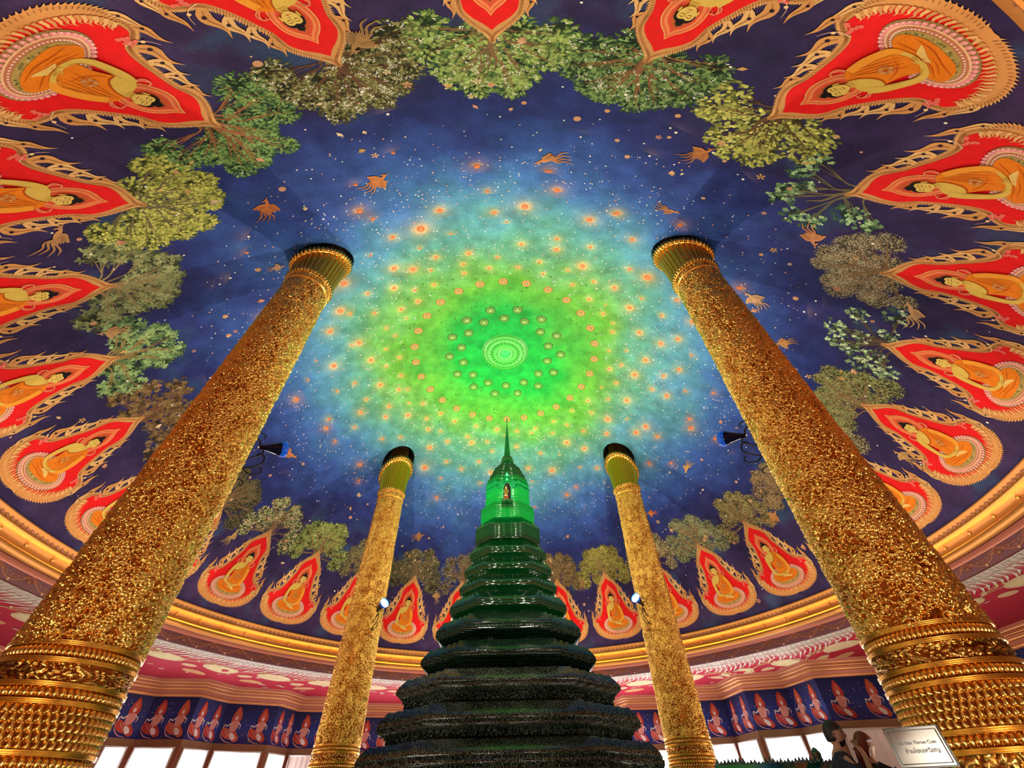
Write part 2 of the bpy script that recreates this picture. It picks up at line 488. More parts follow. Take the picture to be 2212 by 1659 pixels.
def wob(i, r, d, t):
    a = np.abs(np.sin(12 * t)); b = np.abs(np.sin(24 * t))
    rr = r * np.ones_like(t); dd = d * np.ones_like(t)
    if 8 <= i <= 13: dd = dd * (0.35 + 0.9 * (a if i < 11 else b))
    if i in (13, 14): rr = r * (0.95 + 0.05 * a)
    return rr, dd
mp = relief_disc('hub', [(0.001, 0.10), (0.03, 0.11), (0.16, 0.11), (0.18, 0.05), (0.2, 0.12), (0.28, 0.12), (0.30, 0.04), (0.34, 0.12), (0.40, 0.10), (0.46, 0.12), (0.52, 0.09), (0.58, 0.10), (0.66, 0.08), (0.72, 0.06), (0.76, 0.05), (0.80, 0.03), (0.87, 0.0)], 144, wob)
mc = [(40, 190, 90)] * 3 + [(10, 90, 24)] + [(90, 200, 90)] * 2 + [(10, 90, 20)] + [(90, 200, 84)] * 2 + [(60, 170, 60), (40, 140, 44), (100, 200, 90), (50, 150, 50), (40, 140, 40), (80, 180, 70), (34, 130, 34), (50, 160, 56)]  # green tower light put into the medallion's colours
hub = disc_place('medallion', mp, M_RP, 0.0, 0.0, dome, colors_like(mp, mc))
tag(hub, 'large round petalled medallion at the very top of the dome')

# ------------------------------------------------------------------ seated figures in flame aureoles painted round the rim
S_BASE = RS * asin(10.66 / RS)             # foot of the aureoles, arc length from the apex
GOLD_P = (214, 152, 88); GOLD_D = (150, 92, 52); GOLD_L = (232, 182, 116); REDP = (232, 24, 24)

def flame_tongue(D, base, ang, length, w, flip, layer, colr=GOLD_P):
    """S curved flame tongue"""
    t = np.linspace(0, 1, 14)
    by = length * (t ** 1.1)
    bx2 = length * (0.40 * t ** 0.75 + 0.085 * np.sin(t * 2 * pi))
    X = np.stack([bx2 * flip, by], -1)
    ca, sa = cos(ang), sin(ang)
    X = np.stack([base[0] + X[:, 0] * ca - X[:, 1] * sa, base[1] + X[:, 0] * sa + X[:, 1] * ca], -1)
    D.stroke(X, [w * 0.55, w * 0.9, w * 0.85, w * 0.6, w * 0.45, w * 0.2, 0.003], colr, layer)
    # inner scroll line and eye
    D.stroke(X[1:10], [0.008, 0.012, 0.006], GOLD_D, layer + 1)
    q = X[3]; D.disk((q[0] + flip * 0.01, q[1]), w * 0.16, w * 0.16, (48, 26, 40), layer + 2, 8)

def build_figure_meshes():
    out = []
    # ---- border
    D = Decal()
    half = catmull([(0, 0.0), (0.35, 0.02), (0.72, 0.13), (0.95, 0.34), (1.00, 0.58), (0.95, 0.80), (0.84, 0.90), (0.72, 0.95), (0.64, 1.02), (0.55, 1.2), (0.48, 1.42), (0.40, 1.68), (0.40, 1.84), (0.375, 2.02), (0.27, 2.20), (0.13, 2.36), (0.05, 2.45), (0.0, 2.62)], 5)
    out_half = half
    # scalloped outer edge
    e = half.copy(); t = np.gradient(e, axis=0); nrm = np.stack([t[:, 1], -t[:, 0]], -1); nrm /= np.linalg.norm(nrm, axis=1, keepdims=True)
    sc = 0.012 * (np.arange(len(e)) % 2)
    e2 = e + nrm * sc[:, None]; e2[0, 0] = 0; e2[-1, 0] = 0
    D.poly(mirror(e2), GOLD_P, 0)
    for sx in (1, -1):
        # barbed row along the rim of the border
        q = catmull(half * (sx, 1), 4)
        for i in range(6, len(q) - 6, 3):
            tt = q[i + 1] - q[i - 1]; tt /= np.linalg.norm(tt) + 1e-9
            nn = np.array([tt[1], -tt[0]]) * sx
            b = q[i]
            D.fans(np.array([[b - tt * 0.016, b + nn * 0.04 + tt * 0.03, b + tt * 0.018]]), GOLD_P if i % 2 else GOLD_L, 0)
            D.stroke(np.array([b - nn * 0.05, b - nn * 0.01 + tt * 0.015]), 0.007, GOLD_D, 2)
        # tall tongues up both sides
        flame_tongue(D, (sx * 0.94, 0.76), sx * 0.12, 0.42, 0.12, sx * 0.6, 1)
        flame_tongue(D, (sx * 0.985, 0.52), sx * 0.0, 0.40, 0.11, sx * 0.3, 1, GOLD_L)
        for (bx, by, ln, ww) in ((0.66, 0.98, 0.50, 0.17), (0.56, 1.22, 0.42, 0.15), (0.47, 1.47, 0.38, 0.13), (0.40, 1.74, 0.34, 0.12)):
            flame_tongue(D, (sx * bx, by), sx * 0.18, ln, ww, sx, 1, GOLD_P if int(by * 10) % 2 else GOLD_L)
        # hook at the foot of the upright
        t = np.linspace(0, 1, 16)
        
    out.append(('flame_border', D))
    # ---- red ground
    D = Decal()
    red = catmull([(0, 0.17), (0.30, 0.15), (0.64, 0.25), (0.85, 0.43), (0.90, 0.62), (0.87, 0.80), (0.76, 0.86), (0.66, 0.90), (0.57, 1.0), (0.49, 1.18), (0.42, 1.40), (0.345, 1.66), (0.335, 1.80), (0.315, 1.96), (0.22, 2.11), (0.09, 2.23), (0, 2.34)], 5)
    D.poly(mirror(red), REDP, 2)
    for sx in (1, -1):                      # licks of gold along the lower edge, pink sprays beside the throne
        for i in range(21):
            a = -pi / 2 + sx * (0.04 + i * 0.08)
            cx_, cy_ = 0.87 * cos(a), 0.62 + 0.455 * sin(a)
            d = np.array([cos(a), sin(a)]); tn = np.array([-sin(a), cos(a)]) * sx
            b = np.array([cx_, cy_])
            q_ = 1.0 if i % 3 else 1.5; D.stroke(catmull([b + d * 0.06 - tn * 0.02, b + d * 0.0 + tn * 0.012, b - d * 0.035 * q_ + tn * 0.014, b - d * 0.055 * q_ + tn * 0.05], 4), [0.045, 0.035, 0.018, 0.002], GOLD_P if i % 2 else GOLD_L, 4)
        for i in range(9):
            a = rng.uniform(0, 1); px, py = sx * (0.70 + 0.18 * a * rng.uniform(0.4, 1)), 0.72 + 0.22 * rng.uniform(0, 1)
            D.disk((px, py), 0.022, 0.03, (236, 110, 96), 4, 8, rng.uniform(0, 3))
        D.stroke(catmull([(sx * 0.66, 0.90), (sx * 0.78, 0.92), (sx * 0.86, 1.0), (sx * 0.90, 1.12)], 6), [0.014, 0.01, 0.004], (240, 190, 150), 4)
        D.disk((sx * 0.83, 0.97), 0.025, 0.025, (240, 200, 140), 5, 6)
    out.append(('red_ground', D))
    # ---- lotus throne
    D = Decal()
    cy0 = 0.61
    D.disk((0, cy0 - 0.02), 0.62, 0.335, (150, 122, 70), 5, 48)
    for k in range(44):
        a = 2 * pi * k / 44
        d = np.array([cos(a) * 0.565, sin(a) * 0.315]); b = np.array([0, cy0]) + d
        D.disk(b, 0.034, 0.030, (238, 150, 150), 6, 8, a); D.disk(b + d * 0.03, 0.014, 0.012, (250, 205, 195), 7, 6)
    D.disk((0, cy0), 0.54, 0.285, (242, 196, 150), 6, 48)
    D.disk((0, cy0), 0.515, 0.265, (196, 122, 92), 7, 48)
    for k in range(60):
        a = 2 * pi * k / 60
        D.disk((0.475 * cos(a), cy0 + 0.235 * sin(a)), 0.014, 0.012, (246, 214, 190), 8, 6)
    D.disk((0, cy0 + 0.005), 0.455, 0.215, (178, 152, 84), 8, 40)
    for _ in range(60):
        a = rng.uniform(pi * 1.05, pi * 1.95); q = rng.uniform(0.6, 0.95)
        D.disk((0.44 * q * cos(a), cy0 + 0.2 * q * sin(a)), 0.018, 0.01, rng.choice([(96, 104, 52), (140, 136, 66), (206, 178, 112)]), 9, 5, a)
    out.append(('lotus_throne', D))
    # ---- halo
    D = Decal()
    for sc_, c_ in ((1.0, (240, 168, 98)), (0.93, (232, 104, 62)), (0.82, (240, 138, 84)), (0.68, (226, 84, 52)), (0.52, (206, 96, 48))):
        h = catmull([(0.0, 1.22), (0.12, 1.26), (0.20, 1.38), (0.235, 1.56), (0.22, 1.72), (0.15, 1.86), (0.06, 1.96), (0.0, 2.07)], 5)
        h = (h - (0, 1.60)) * sc_ + (0, 1.60); h[0, 0] = 0; h[-1, 0] = 0
        D.poly(mirror(h), c_, 4 + [1.0, .93, .82, .68, .52].index(sc_))
    for sx in (1, -1):
        for dx in (0.0, 0.035):
            D.stroke(catmull([(sx * (0.20 + dx), 1.30), (sx * (0.27 + dx), 1.36), (sx * (0.29), 1.44), (sx * (0.25 - dx), 1.46), (sx * (0.235 - dx), 1.41)], 6), [0.02, 0.022, 0.006], (236, 130, 90), 9)
    out.append(('halo', D))
    # ---- figure
    D = Decal()
    OR, OD, OL, SK, SD = (236, 128, 22), (184, 78, 14), (246, 158, 48), (224, 186, 84), (176, 120, 44)
    L0 = 10
    legs = catmull([(-0.43, 0.62), (-0.30, 0.50), (-0.05, 0.475), (0.20, 0.49), (0.40, 0.58), (0.42, 0.68), (0.33, 0.76), (0.18, 0.79), (0, 0.80), (-0.18, 0.80), (-0.34, 0.77), (-0.44, 0.70)], 5, True)
    D.poly(legs, OR, L0)
    torso = catmull([(-0.16, 0.74), (-0.17, 0.95), (-0.20, 1.12), (-0.235, 1.26), (-0.20, 1.345), (-0.10, 1.375), (0.02, 1.385), (0.13, 1.37), (0.215, 1.32), (0.235, 1.22), (0.20, 1.05), (0.20, 0.90), (0.19, 0.74)], 5, True)
    D.poly(torso, OR, L0 + 1)
    chest = catmull([(-0.235, 1.26), (-0.20, 1.345), (-0.10, 1.38), (0.02, 1.39), (0.07, 1.375), (0.05, 1.28), (-0.02, 1.18), (-0.10, 1.13), (-0.19, 1.13), (-0.225, 1.19)], 5, True)
    D.poly(chest, SK, L0 + 2)
    arm = catmull([(-0.20, 1.31), (-0.255, 1.18), (-0.285, 1.0), (-0.29, 0.86), (-0.24, 0.76), (-0.12, 0.705), (-0.02, 0.69)], 6)
    D.stroke(arm, [0.11, 0.115, 0.105, 0.095, 0.08, 0.06, 0.045], SK, L0 + 3)
    D.stroke(arm[6:28] + (0.045, 0.0), [0.004, 0.009, 0.004], SD, L0 + 4)
    arm2 = catmull([(0.20, 1.27), (0.245, 1.12), (0.265, 0.96), (0.25, 0.82), (0.16, 0.745)], 6)
    D.stroke(arm2, [0.11, 0.125, 0.125, 0.12, 0.09], OL, L0 + 3); D.stroke(arm2 - (0.05, 0), [0.004, 0.01, 0.004], OD, L0 + 4)
    D.stroke(catmull([(0.18, 0.745), (0.08, 0.705), (-0.02, 0.70)], 6), [0.06, 0.05, 0.04], SK, L0 + 4)
    # palm and five fingers in the lap
    D.disk((-0.02, 0.70), 0.07, 0.028, SK, L0 + 5, 12)
    for i in range(4): D.stroke(np.array([(-0.02, 0.712 - 0.012 * i), (0.085 - 0.012 * i, 0.706 - 0.012 * i)]), [0.012, 0.008], SK, L0 + 6)
    for i in range(3): D.stroke(np.array([(0.0, 0.706 - 0.012 * i), (0.075 - 0.01 * i, 0.70 - 0.012 * i)]), 0.003, SD, L0 + 7)
    D.stroke(np.array([(-0.04, 0.715), (0.0, 0.745), (0.03, 0.74)]), [0.014, 0.01, 0.006], SK, L0 + 6)
    # sole of the foot and pale sash
    D.poly(catmull([(-0.10, 0.63), (0.0, 0.61), (0.12, 0.57), (0.19, 0.56), (0.15, 0.61), (0.10, 0.66), (0.0, 0.665), (-0.08, 0.66)], 4, True), (236, 196, 110), L0 + 2)
    D.stroke(catmull([(-0.34, 0.72), (-0.15, 0.66), (0.1, 0.645), (0.34, 0.70)], 6), [0.005, 0.012, 0.005], OD, L0 + 2)
    D.stroke(catmull([(-0.38, 0.58), (-0.2, 0.57), (0.05, 0.53), (0.3, 0.55)], 6), [0.004, 0.012, 0.004], OD, L0 + 2)
    D.stroke(catmull([(-0.3, 0.66), (-0.18, 0.61), (-0.02, 0.585)], 6), [0.004, 0.01, 0.004], OD, L0 + 3)
    # robe folds
    D.stroke(catmull([(0.075, 1.375), (0.045, 1.27), (-0.03, 1.17), (-0.11, 1.12), (-0.195, 1.12)], 6), [0.016, 0.022, 0.016], OD, L0 + 3)
    for i, (x0, x1) in enumerate(((0.12, 0.02), (0.15, 0.08), (0.18, 0.13), (0.10, -0.05))):
        D.stroke(catmull([(x0, 1.33 - 0.03 * i), ((x0 + x1) / 2 + 0.02, 1.1), (x1, 0.82)], 6), [0.004, 0.010, 0.004], OD, L0 + 3)
    D.stroke(catmull([(-0.15, 1.07), (-0.09, 0.97), (0.0, 0.90), (0.1, 0.87)], 6), [0.004, 0.01, 0.004], OD, L0 + 3)
    for a in range(9):
        D.disk((0.02 + 0.05 * cos(a * 0.7), 1.0 + 0.05 * sin(a * 0.7)), 0.022, 0.03, (214, 150, 84) if a % 2 else (198, 120, 60), L0 + 4, 7, a)
    # neck, head, ears, hair
    D.poly([(-0.055, 1.36), (0.055, 1.36), (0.045, 1.46), (-0.045, 1.46)], SK, L0 + 4)
    for k_, (yy, ww) in enumerate(((1.385, 0.09), (1.405, 0.08))): D.stroke(catmull([(-ww / 2, yy), (0, yy - 0.008), (ww / 2, yy)], 4), 0.004, SD, L0 + 5)
    D.disk((-0.105, 1.50), 0.014, 0.05, SK, L0 + 5, 10); D.disk((0.105, 1.50), 0.014, 0.05, SK, L0 + 5, 10)
    D.poly(catmull([(0.0, 1.69), (0.09, 1.655), (0.118, 1.58), (0.112, 1.52), (0.10, 1.5), (-0.10, 1.5), (-0.112, 1.52), (-0.118, 1.58), (-0.09, 1.655)], 5, True), (22, 14, 20), L0 + 5)
    D.disk((0.0, 1.70), 0.045, 0.04, (22, 14, 20), L0 + 6, 14); D.disk((0.0, 1.745), 0.016, 0.026, (150, 60, 40), L0 + 5, 8)
    face = catmull([(0, 1.405), (0.045, 1.42), (0.085, 1.475), (0.098, 1.54), (0.088, 1.60), (0.045, 1.625), (0, 1.612), (-0.045, 1.625), (-0.088, 1.60), (-0.098, 1.54), (-0.085, 1.475), (-0.045, 1.42)], 4, True)
    D.poly(face, (230, 194, 96), L0 + 7)
    for sx in (1, -1):
        D.stroke(catmull([(sx * 0.012, 1.565), (sx * 0.04, 1.582), (sx * 0.078, 1.568)], 5), [0.004, 0.008, 0.003], (110, 66, 30), L0 + 8)
        D.stroke(catmull([(sx * 0.018, 1.542), (sx * 0.042, 1.534), (sx * 0.07, 1.545)], 5), [0.003, 0.009, 0.003], (60, 34, 22), L0 + 8)
    D.stroke(catmull([(0.006, 1.565), (0.010, 1.52), (0.016, 1.497), (-0.012, 1.494)], 5), [0.003, 0.005, 0.006], SD, L0 + 8)
    D.stroke(catmull([(-0.030, 1.462), (-0.01, 1.456), (0.0, 1.46), (0.01, 1.456), (0.030, 1.462)], 4), [0.003, 0.009, 0.009, 0.003], (190, 70, 46), L0 + 8)
    out.append(('robed_figure', D))
    for nm, D in out[2:]:                   # long-bodied proportions: seat low in the aureole, head high
        for v in D.V: v[:, 1] -= 0.075 * np.clip((1.75 - v[:, 1]) / 0.85, 0, 1)
    return out

fig_meshes = [(nm, D.bake(nm, dome_map(S_BASE, 0.0))) for nm, D in build_figure_meshes()]
for nm, me in fig_meshes: me.materials.append(M_PAINT)
ORD = ['first', 'second', 'third', 'fourth', 'fifth', 'sixth', 'seventh', 'eighth', 'ninth', 'tenth', 'eleventh', 'twelfth', 'thirteenth']
def where(k):
    if k == 0: return 'at top centre'
    if k < 14: return ORD[13 - k] + ' right of the tower'
    return ORD[k - 15] + ' left of the tower'
proto = None
for k in range(28):
    if k == 14: continue                    # wholly behind the tower
    ang = PHI0 + k * STEP
    r0 = empty('painted_seated_figure', (AX, AY, 0), ang)
    tag(r0, 'seated robed figure painted in a red flame aureole, ' + where(k), 'mural figure', 'seated figures painted round the foot of the dome')
    bo = link('flame_border', fig_meshes[0][1], None, r0)
    for nm, me in fig_meshes[1:]: link(nm, me, None, r0)

# ------------------------------------------------------------------ painted trees above the figures
def build_tree(kind, seed):
    r = np.random.default_rng(seed)
    D = Decal(); T = Decal()
    base = np.array([0.0, -0.05])
    pal = kind['pal']; bark = kind['bark']
    lw, ll, nl, dens = kind['lw'], kind['ll'], kind['n'], kind['gap']
    cl = []
    rows = [(-0.02, 0.28, 0.82, 4), (0.32, 0.25, 0.86, 5), (0.64, 0.25, 0.74, 5), (0.92, 0.24, 0.52, 4), (1.12, 0.2, 0.26, 2)]
    for y, rr_, w, n in rows:
        for i in range(n):
            x = (-w + 2 * w * i / max(n - 1, 1)) + r.normal(0, 0.05)
            if y < 0.1 and abs(x) < 0.25: continue
            if r.random() < dens: continue
            cl.append((x, y + r.normal(0, 0.05) - 0.10 * (abs(x) > 0.7), rr_ * r.uniform(0.72, 1.12)))
    # trunk and branches
    for cx_, cy_, rr_ in cl:
        m = np.array([cx_ * 0.35 + r.normal(0, 0.05), cy_ * 0.45 + r.normal(0, 0.04)])
        p = catmull([base + (r.normal(0, 0.02), -0.15), m * (0.5, 0.55) + base, m + (r.normal(0, 0.03), 0.04), (cx_, cy_)], 7)
        T.stroke(p, [0.06, 0.045, 0.026, 0.010], bark if r.random() < 0.6 else tuple(np.array(bark) * 0.8), 1 + 0.02 * r.random())
        for _ in range(3):
            a = r.uniform(0, 2 * pi); q = np.array([cx_ + rr_ * 0.8 * cos(a), cy_ + rr_ * 0.8 * sin(a)])
            T.stroke(catmull([p[-8], (p[-3] + q) / 2 + r.normal(0, 0.03, 2), q], 5), [0.016, 0.010, 0.004], bark, 2)
    T.stroke(catmull([base + (0.0, -0.35), base, (0.03, 0.25), (-0.04, 0.55), (0.03, 0.8)], 7), [0.10, 0.085, 0.05, 0.02], bark, 2)
    # foliage: dark mass then leaves in three tones
    for cx_, cy_, rr_ in cl:
        a = np.linspace(0, 2 * pi, 22, endpoint=False)
        q = rr_ * (0.78 + 0.14 * r.random(22)) * kind.get('mass', 1.0)
        D.poly(np.stack([cx_ + q * np.cos(a), cy_ + q * np.sin(a)], -1), tuple(np.array(pal[0]) * 0.55), 0.0)
    LP = []; LC = []
    for tone in range(3):
        for cx_, cy_, rr_ in cl:
            n = int(nl * rr_ / 0.25 * (0.9, 0.8, 0.5)[tone])
            rad_ = rr_ * np.sqrt(r.random(n)) * (1.12, 1.08, 1.0)[tone]; a = r.uniform(0, 2 * pi, n)
            px, py = cx_ + rad_ * np.cos(a), cy_ + rad_ * np.sin(a)
            if kind['style'] == 'whorl':
                m = max(n // 6, 1); ci = r.integers(0, m, n)
                px = px[ci] ; py = py[ci]
                oa = r.uniform(0, 2 * pi, n)
            elif kind['style'] == 'spray':
                oa = np.arctan2(py - cy_ + 0.1, px - cx_) + r.normal(0, 0.7, n)
            else:
                oa = r.uniform(0, 2 * pi, n)
            L_ = ll * r.uniform(0.7, 1.2, n); W_ = lw * r.uniform(0.8, 1.15, n)
            ux, uy = np.cos(oa), np.sin(oa)
            p0 = np.stack([px, py], -1); u = np.stack([ux, uy], -1); v = np.stack([-uy, ux], -1)
            quad = np.stack([p0, p0 + u * (L_ * 0.4)[:, None] + v * (W_ * 0.5)[:, None], p0 + u * (L_ * 0.75)[:, None] + v * (W_ * 0.38)[:, None], p0 + u * L_[:, None],
                             p0 + u * (L_ * 0.75)[:, None] - v * (W_ * 0.38)[:, None], p0 + u * (L_ * 0.4)[:, None] - v * (W_ * 0.5)[:, None]], 1)
            c = np.array(pal[tone]) * (1 + r.normal(0, 0.08, (n, 1)))
            D.fans(quad, np.clip(c, 0, 255), 1 + tone + r.random(n) * 0.9)
    if kind.get('flower'):
        for cx_, cy_, rr_ in cl:
            n = kind.get('nf', 6); rad_ = rr_ * np.sqrt(r.uniform(0.35, 1.1, n)); a = r.uniform(0, 2 * pi, n)
            for x, y in zip(cx_ + rad_ * np.cos(a), cy_ + rad_ * np.sin(a)):
                fs = kind.get('fs', 0.022)
                for j in range(4):
                    aa = r.uniform(0, 6.28); D.disk((x + fs * cos(aa), y + fs * sin(aa)), fs * 0.6, fs * 0.45, kind['flower'], 5 + 0.1 * j, 6, aa)
    return D, T
GREY = [(96, 88, 64), (140, 128, 92), (176, 162, 116)]
OLIVE = [(92, 100, 44), (142, 148, 70), (190, 190, 98)]
GREEN = [(56, 84, 44), (96, 124, 62), (150, 172, 92)]
DGREEN = [(44, 70, 40), (70, 98, 56), (118, 146, 82)]
BLUEG = [(58, 90, 66), (104, 142, 98), (160, 194, 136)]
BROWN = [(84, 64, 42), (116, 92, 58), (148, 124, 80)]
def K(pal, style='spray', lw=0.035, ll=0.085, n=85, gap=0.05, bark=(130, 100, 66), **kw):
    d = dict(pal=pal, style=style, lw=lw, ll=ll, n=n, gap=gap, bark=bark); d.update(kw); return d
TREES = {
 0: (K(GREEN, ll=0.095, lw=0.045, flower=(224, 224, 190), nf=5), 'bright green tree with cream blossom and forked grey trunk'),
 1: (K(DGREEN, ll=0.085, lw=0.04, flower=(206, 214, 180), nf=6, bark=(140, 96, 60)), 'dark green tree with scattered white blossom and brown branches'),
 2: (K(OLIVE, ll=0.085, lw=0.055, n=60, gap=0.22, bark=(96, 70, 44), mass=0.5), 'open olive-green tree with rounded leaves in separate sprays'),
 3: (K(BLUEG, 'whorl', ll=0.06, lw=0.045, n=75, gap=0.28, mass=0.6, bark=(110, 100, 70)), 'sparse pale green tree with leaves in round tufts'),
 4: (K([(100, 92, 72), (146, 134, 104), (182, 168, 132)], 'any', lw=0.022, ll=0.03, n=210, gap=0.0), 'dense grey-beige tree of fine dotted leaves'),
 5: (K([(70, 96, 70), (126, 152, 110), (186, 206, 160)], 'whorl', ll=0.055, lw=0.045, n=75, gap=0.4, mass=0.45, bark=(90, 74, 54)), 'very sparse pale green tree with open branches'),
 6: (K([(84, 88, 52), (120, 122, 72), (152, 150, 94)], 'any', lw=0.03, ll=0.05, n=150, gap=0.05), 'dense dull olive tree with small leaves'),
 7: (K(GREY, 'any', lw=0.03, ll=0.045, n=130, gap=0.05), 'grey-brown tree behind the near right column'),
 8: (K([(104, 84, 60), (138, 114, 80), (164, 140, 98)], 'any', lw=0.03, ll=0.045, n=130, gap=0.03), 'light brown tree half hidden by the near right column'),
 9: (K([(90, 82, 50), (126, 114, 70), (156, 142, 90)], 'any', lw=0.03, ll=0.045, n=140, gap=0.1), 'brownish olive tree with fine clustered leaves'),
 10: (K([(84, 88, 60), (116, 120, 84), (146, 148, 104)], 'any', lw=0.03, ll=0.045, n=150, gap=0.0), 'compact grey-green round tree'),
 11: (K(GREY, 'any', lw=0.03, ll=0.045, n=120, gap=0.05), 'grey-olive tree behind the far right column'),
 12: (K([(88, 84, 36), (128, 122, 56), (158, 150, 74)], 'any', lw=0.04, ll=0.05, n=150, gap=0.0), 'full round yellow-olive tree'),
 13: (K([(88, 72, 44), (122, 102, 64), (150, 128, 84)], 'any', lw=0.025, ll=0.035, n=170, gap=0.0), 'brown fine-leaved tree touching the tower'),
 15: (K([(84, 74, 52), (112, 100, 72), (142, 130, 94)], 'any', lw=0.04, ll=0.05, n=80, gap=0.2, mass=0.6, bark=(120, 88, 60)), 'thin brown-grey tree beside the tower'),
 16: (K([(62, 58, 38), (88, 84, 56), (112, 108, 72)], 'spray', lw=0.035, ll=0.07, n=100, gap=0.02, flower=(222, 182, 140), nf=1, fs=0.03, bark=(116, 92, 60)), 'dark olive tree with a few cream flowers'),
 17: (K([(78, 72, 48), (106, 98, 66), (134, 126, 86)], 'any', lw=0.035, ll=0.055, n=110, gap=0.05), 'dull brown-olive tree behind the far left column'),
 18: (K([(74, 84, 42), (108, 120, 62), (146, 156, 84)], 'spray', lw=0.035, ll=0.085, n=100, gap=0.05), 'olive-green tree with long pointed leaves'),
 19: (K([(70, 76, 50), (104, 110, 74), (176, 172, 120)], 'any', lw=0.04, ll=0.05, n=110, gap=0.1, flower=(232, 170, 160), nf=3), 'grey-green tree dotted with pink blossom'),
 20: (K([(56, 52, 34), (84, 78, 52), (106, 98, 66)], 'any', lw=0.03, ll=0.05, n=140, gap=0.02), 'dark olive tree right of the near left column'),
 21: (K(BROWN, 'whorl', lw=0.035, ll=0.07, n=100, gap=0.1), 'dark brown tree behind the near left column'),
 22: (K([(84, 66, 38), (116, 92, 54), (142, 116, 72)], 'whorl', lw=0.035, ll=0.08, n=80, gap=0.15, mass=0.6, bark=(120, 84, 54)), 'brown-leaved tree with thin branches left of the near left column'),
 23: (K([(66, 92, 58), (104, 136, 84), (146, 176, 112)], 'whorl', lw=0.04, ll=0.10, n=85, gap=0.12, bark=(150, 124, 72)), 'fresh green tree with long-leaved whorls and yellow-brown trunk'),
 24: (K([(78, 86, 54), (114, 122, 78), (150, 156, 104)], 'whorl', lw=0.04, ll=0.11, n=85, gap=0.12, bark=(156, 134, 88)), 'grey-green tree with long-leaved whorls and pale trunk'),
 25: (K([(96, 104, 40), (140, 146, 66), (186, 186, 92)], 'spray', lw=0.045, ll=0.075, n=110, gap=0.02, bark=(110, 100, 70)), 'dense yellow-green tree'),
 26: (K([(50, 84, 50), (84, 118, 66), (126, 158, 88)], 'spray', lw=0.035, ll=0.075, n=100, gap=0.08, bark=(150, 96, 60)), 'dark green tree with spreading brown branches'),
 27: (K([(66, 66, 38), (98, 98, 56), (140, 138, 84)], 'spray', ll=0.075, lw=0.04, flower=(226, 222, 200), nf=9, bark=(104, 72, 50)), 'brown-green tree covered in white blossom'),
}
S_TREE = S_BASE - 2.42
for k, (kd, desc) in TREES.items():
    D, T = build_tree(kd, 100 + k)
    root = empty('painted_tree', (AX, AY, 0), PHI0 + k * STEP)
    tag(root, 'painted ' + desc + ('' if 'tower' in desc or 'column' in desc else ', ' + where(k)), 'mural tree', 'trees painted in a ring on the dome')
    for D_, nm, bs in ((D, 'foliage', 0.0015), (T, 'branches', 0.0035)):
        me = D_.bake(nm, dome_map(S_TREE, 0.0, bs, 0.0011))
        # keep trees under the aureoles: compress layers
        link(nm, me, M_PAINT, root)

# wells in the dome round the column tops, their shade coloured near-black
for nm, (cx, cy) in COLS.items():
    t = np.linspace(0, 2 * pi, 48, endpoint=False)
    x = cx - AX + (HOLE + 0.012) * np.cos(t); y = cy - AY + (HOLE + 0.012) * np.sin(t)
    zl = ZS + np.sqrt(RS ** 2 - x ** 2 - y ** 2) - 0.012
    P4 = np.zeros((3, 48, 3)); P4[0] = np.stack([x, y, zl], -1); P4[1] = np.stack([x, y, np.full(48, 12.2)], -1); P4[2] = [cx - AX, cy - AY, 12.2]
    link('column_recess', grid_mesh('column_recess', P4, wrap_u=True, smooth=False), M_RECESS_SHADE, dome)

# ------------------------------------------------------------------ birds and petals painted among the stars
def bird_decal(kind, seed, colr):
    r = np.random.default_rng(seed); D = Decal()
    dk = tuple(np.array(colr) * 0.55)
    # head at +x, tail at -x, unit length ~1
    body = catmull([(0.42, 0.05), (0.36, 0.085), (0.26, 0.05), (0.12, 0.085), (-0.05, 0.06), (-0.16, 0.0), (-0.05, -0.06), (0.12, -0.07), (0.28, -0.03), (0.37, 0.01)], 4, True)
    D.fans(np.array([[(0.41, 0.065), (0.52, 0.03), (0.40, 0.02)]]), colr, 0)
    D.fans(np.array([[(0.36, 0.08), (0.30, 0.16), (0.26, 0.15), (0.30, 0.06)]]), colr, 0)
    D.poly(body, colr, 0)
    nt = 4 if kind != 2 else 3
    for i in range(nt):   # flowing tail plumes
        a = (i - (nt - 1) / 2) * 0.10
        p = catmull([(-0.08, 0.0), (-0.26, a * 0.8 + 0.05), (-0.48, a * 1.3 - 0.04), (-0.70 - 0.08 * (i % 2), a * 2.0 + 0.06)], 6)
        D.stroke(p, [0.04, 0.055, 0.05, 0.045, 0.006], colr, 1 + 0.1 * i); D.stroke(p[2:-3], 0.006, dk, 3)
    def wing(sg, sp, bk, lay, cc):
        w = [(0.16, 0.03 * sg), (0.17, 0.14 * sg), (0.12, 0.26 * sg * sp), (-0.02 - bk, 0.44 * sg * sp)]
        for i in range(1, 6): w += [(-0.02 - bk - 0.045 * i, (0.42 - 0.065 * i) * sg * sp), (-0.015 - bk * 0.6 - 0.035 * i, (0.36 - 0.07 * i) * sg * sp)]
        w += [(-0.10, 0.02 * sg)]
        D.poly(w, cc, lay)
        for i in range(4): D.stroke(catmull([(0.08 - 0.03 * i, 0.06 * sg), (0.05 - 0.05 * i, 0.18 * sg * sp), (-0.02 - bk - 0.03 * i, (0.34 - 0.05 * i) * sg * sp)], 4), 0.006, dk, lay + 2)
    if kind != 1: wing(1, 1.0, 0.05, 2, colr)
    wing(-1, 0.75 if kind else 1.0, 0.12, 2.2, tuple(np.array(colr) * 0.93))
    D.disk((0.37, 0.055), 0.010, 0.010, (30, 20, 30), 4, 6)
    return D
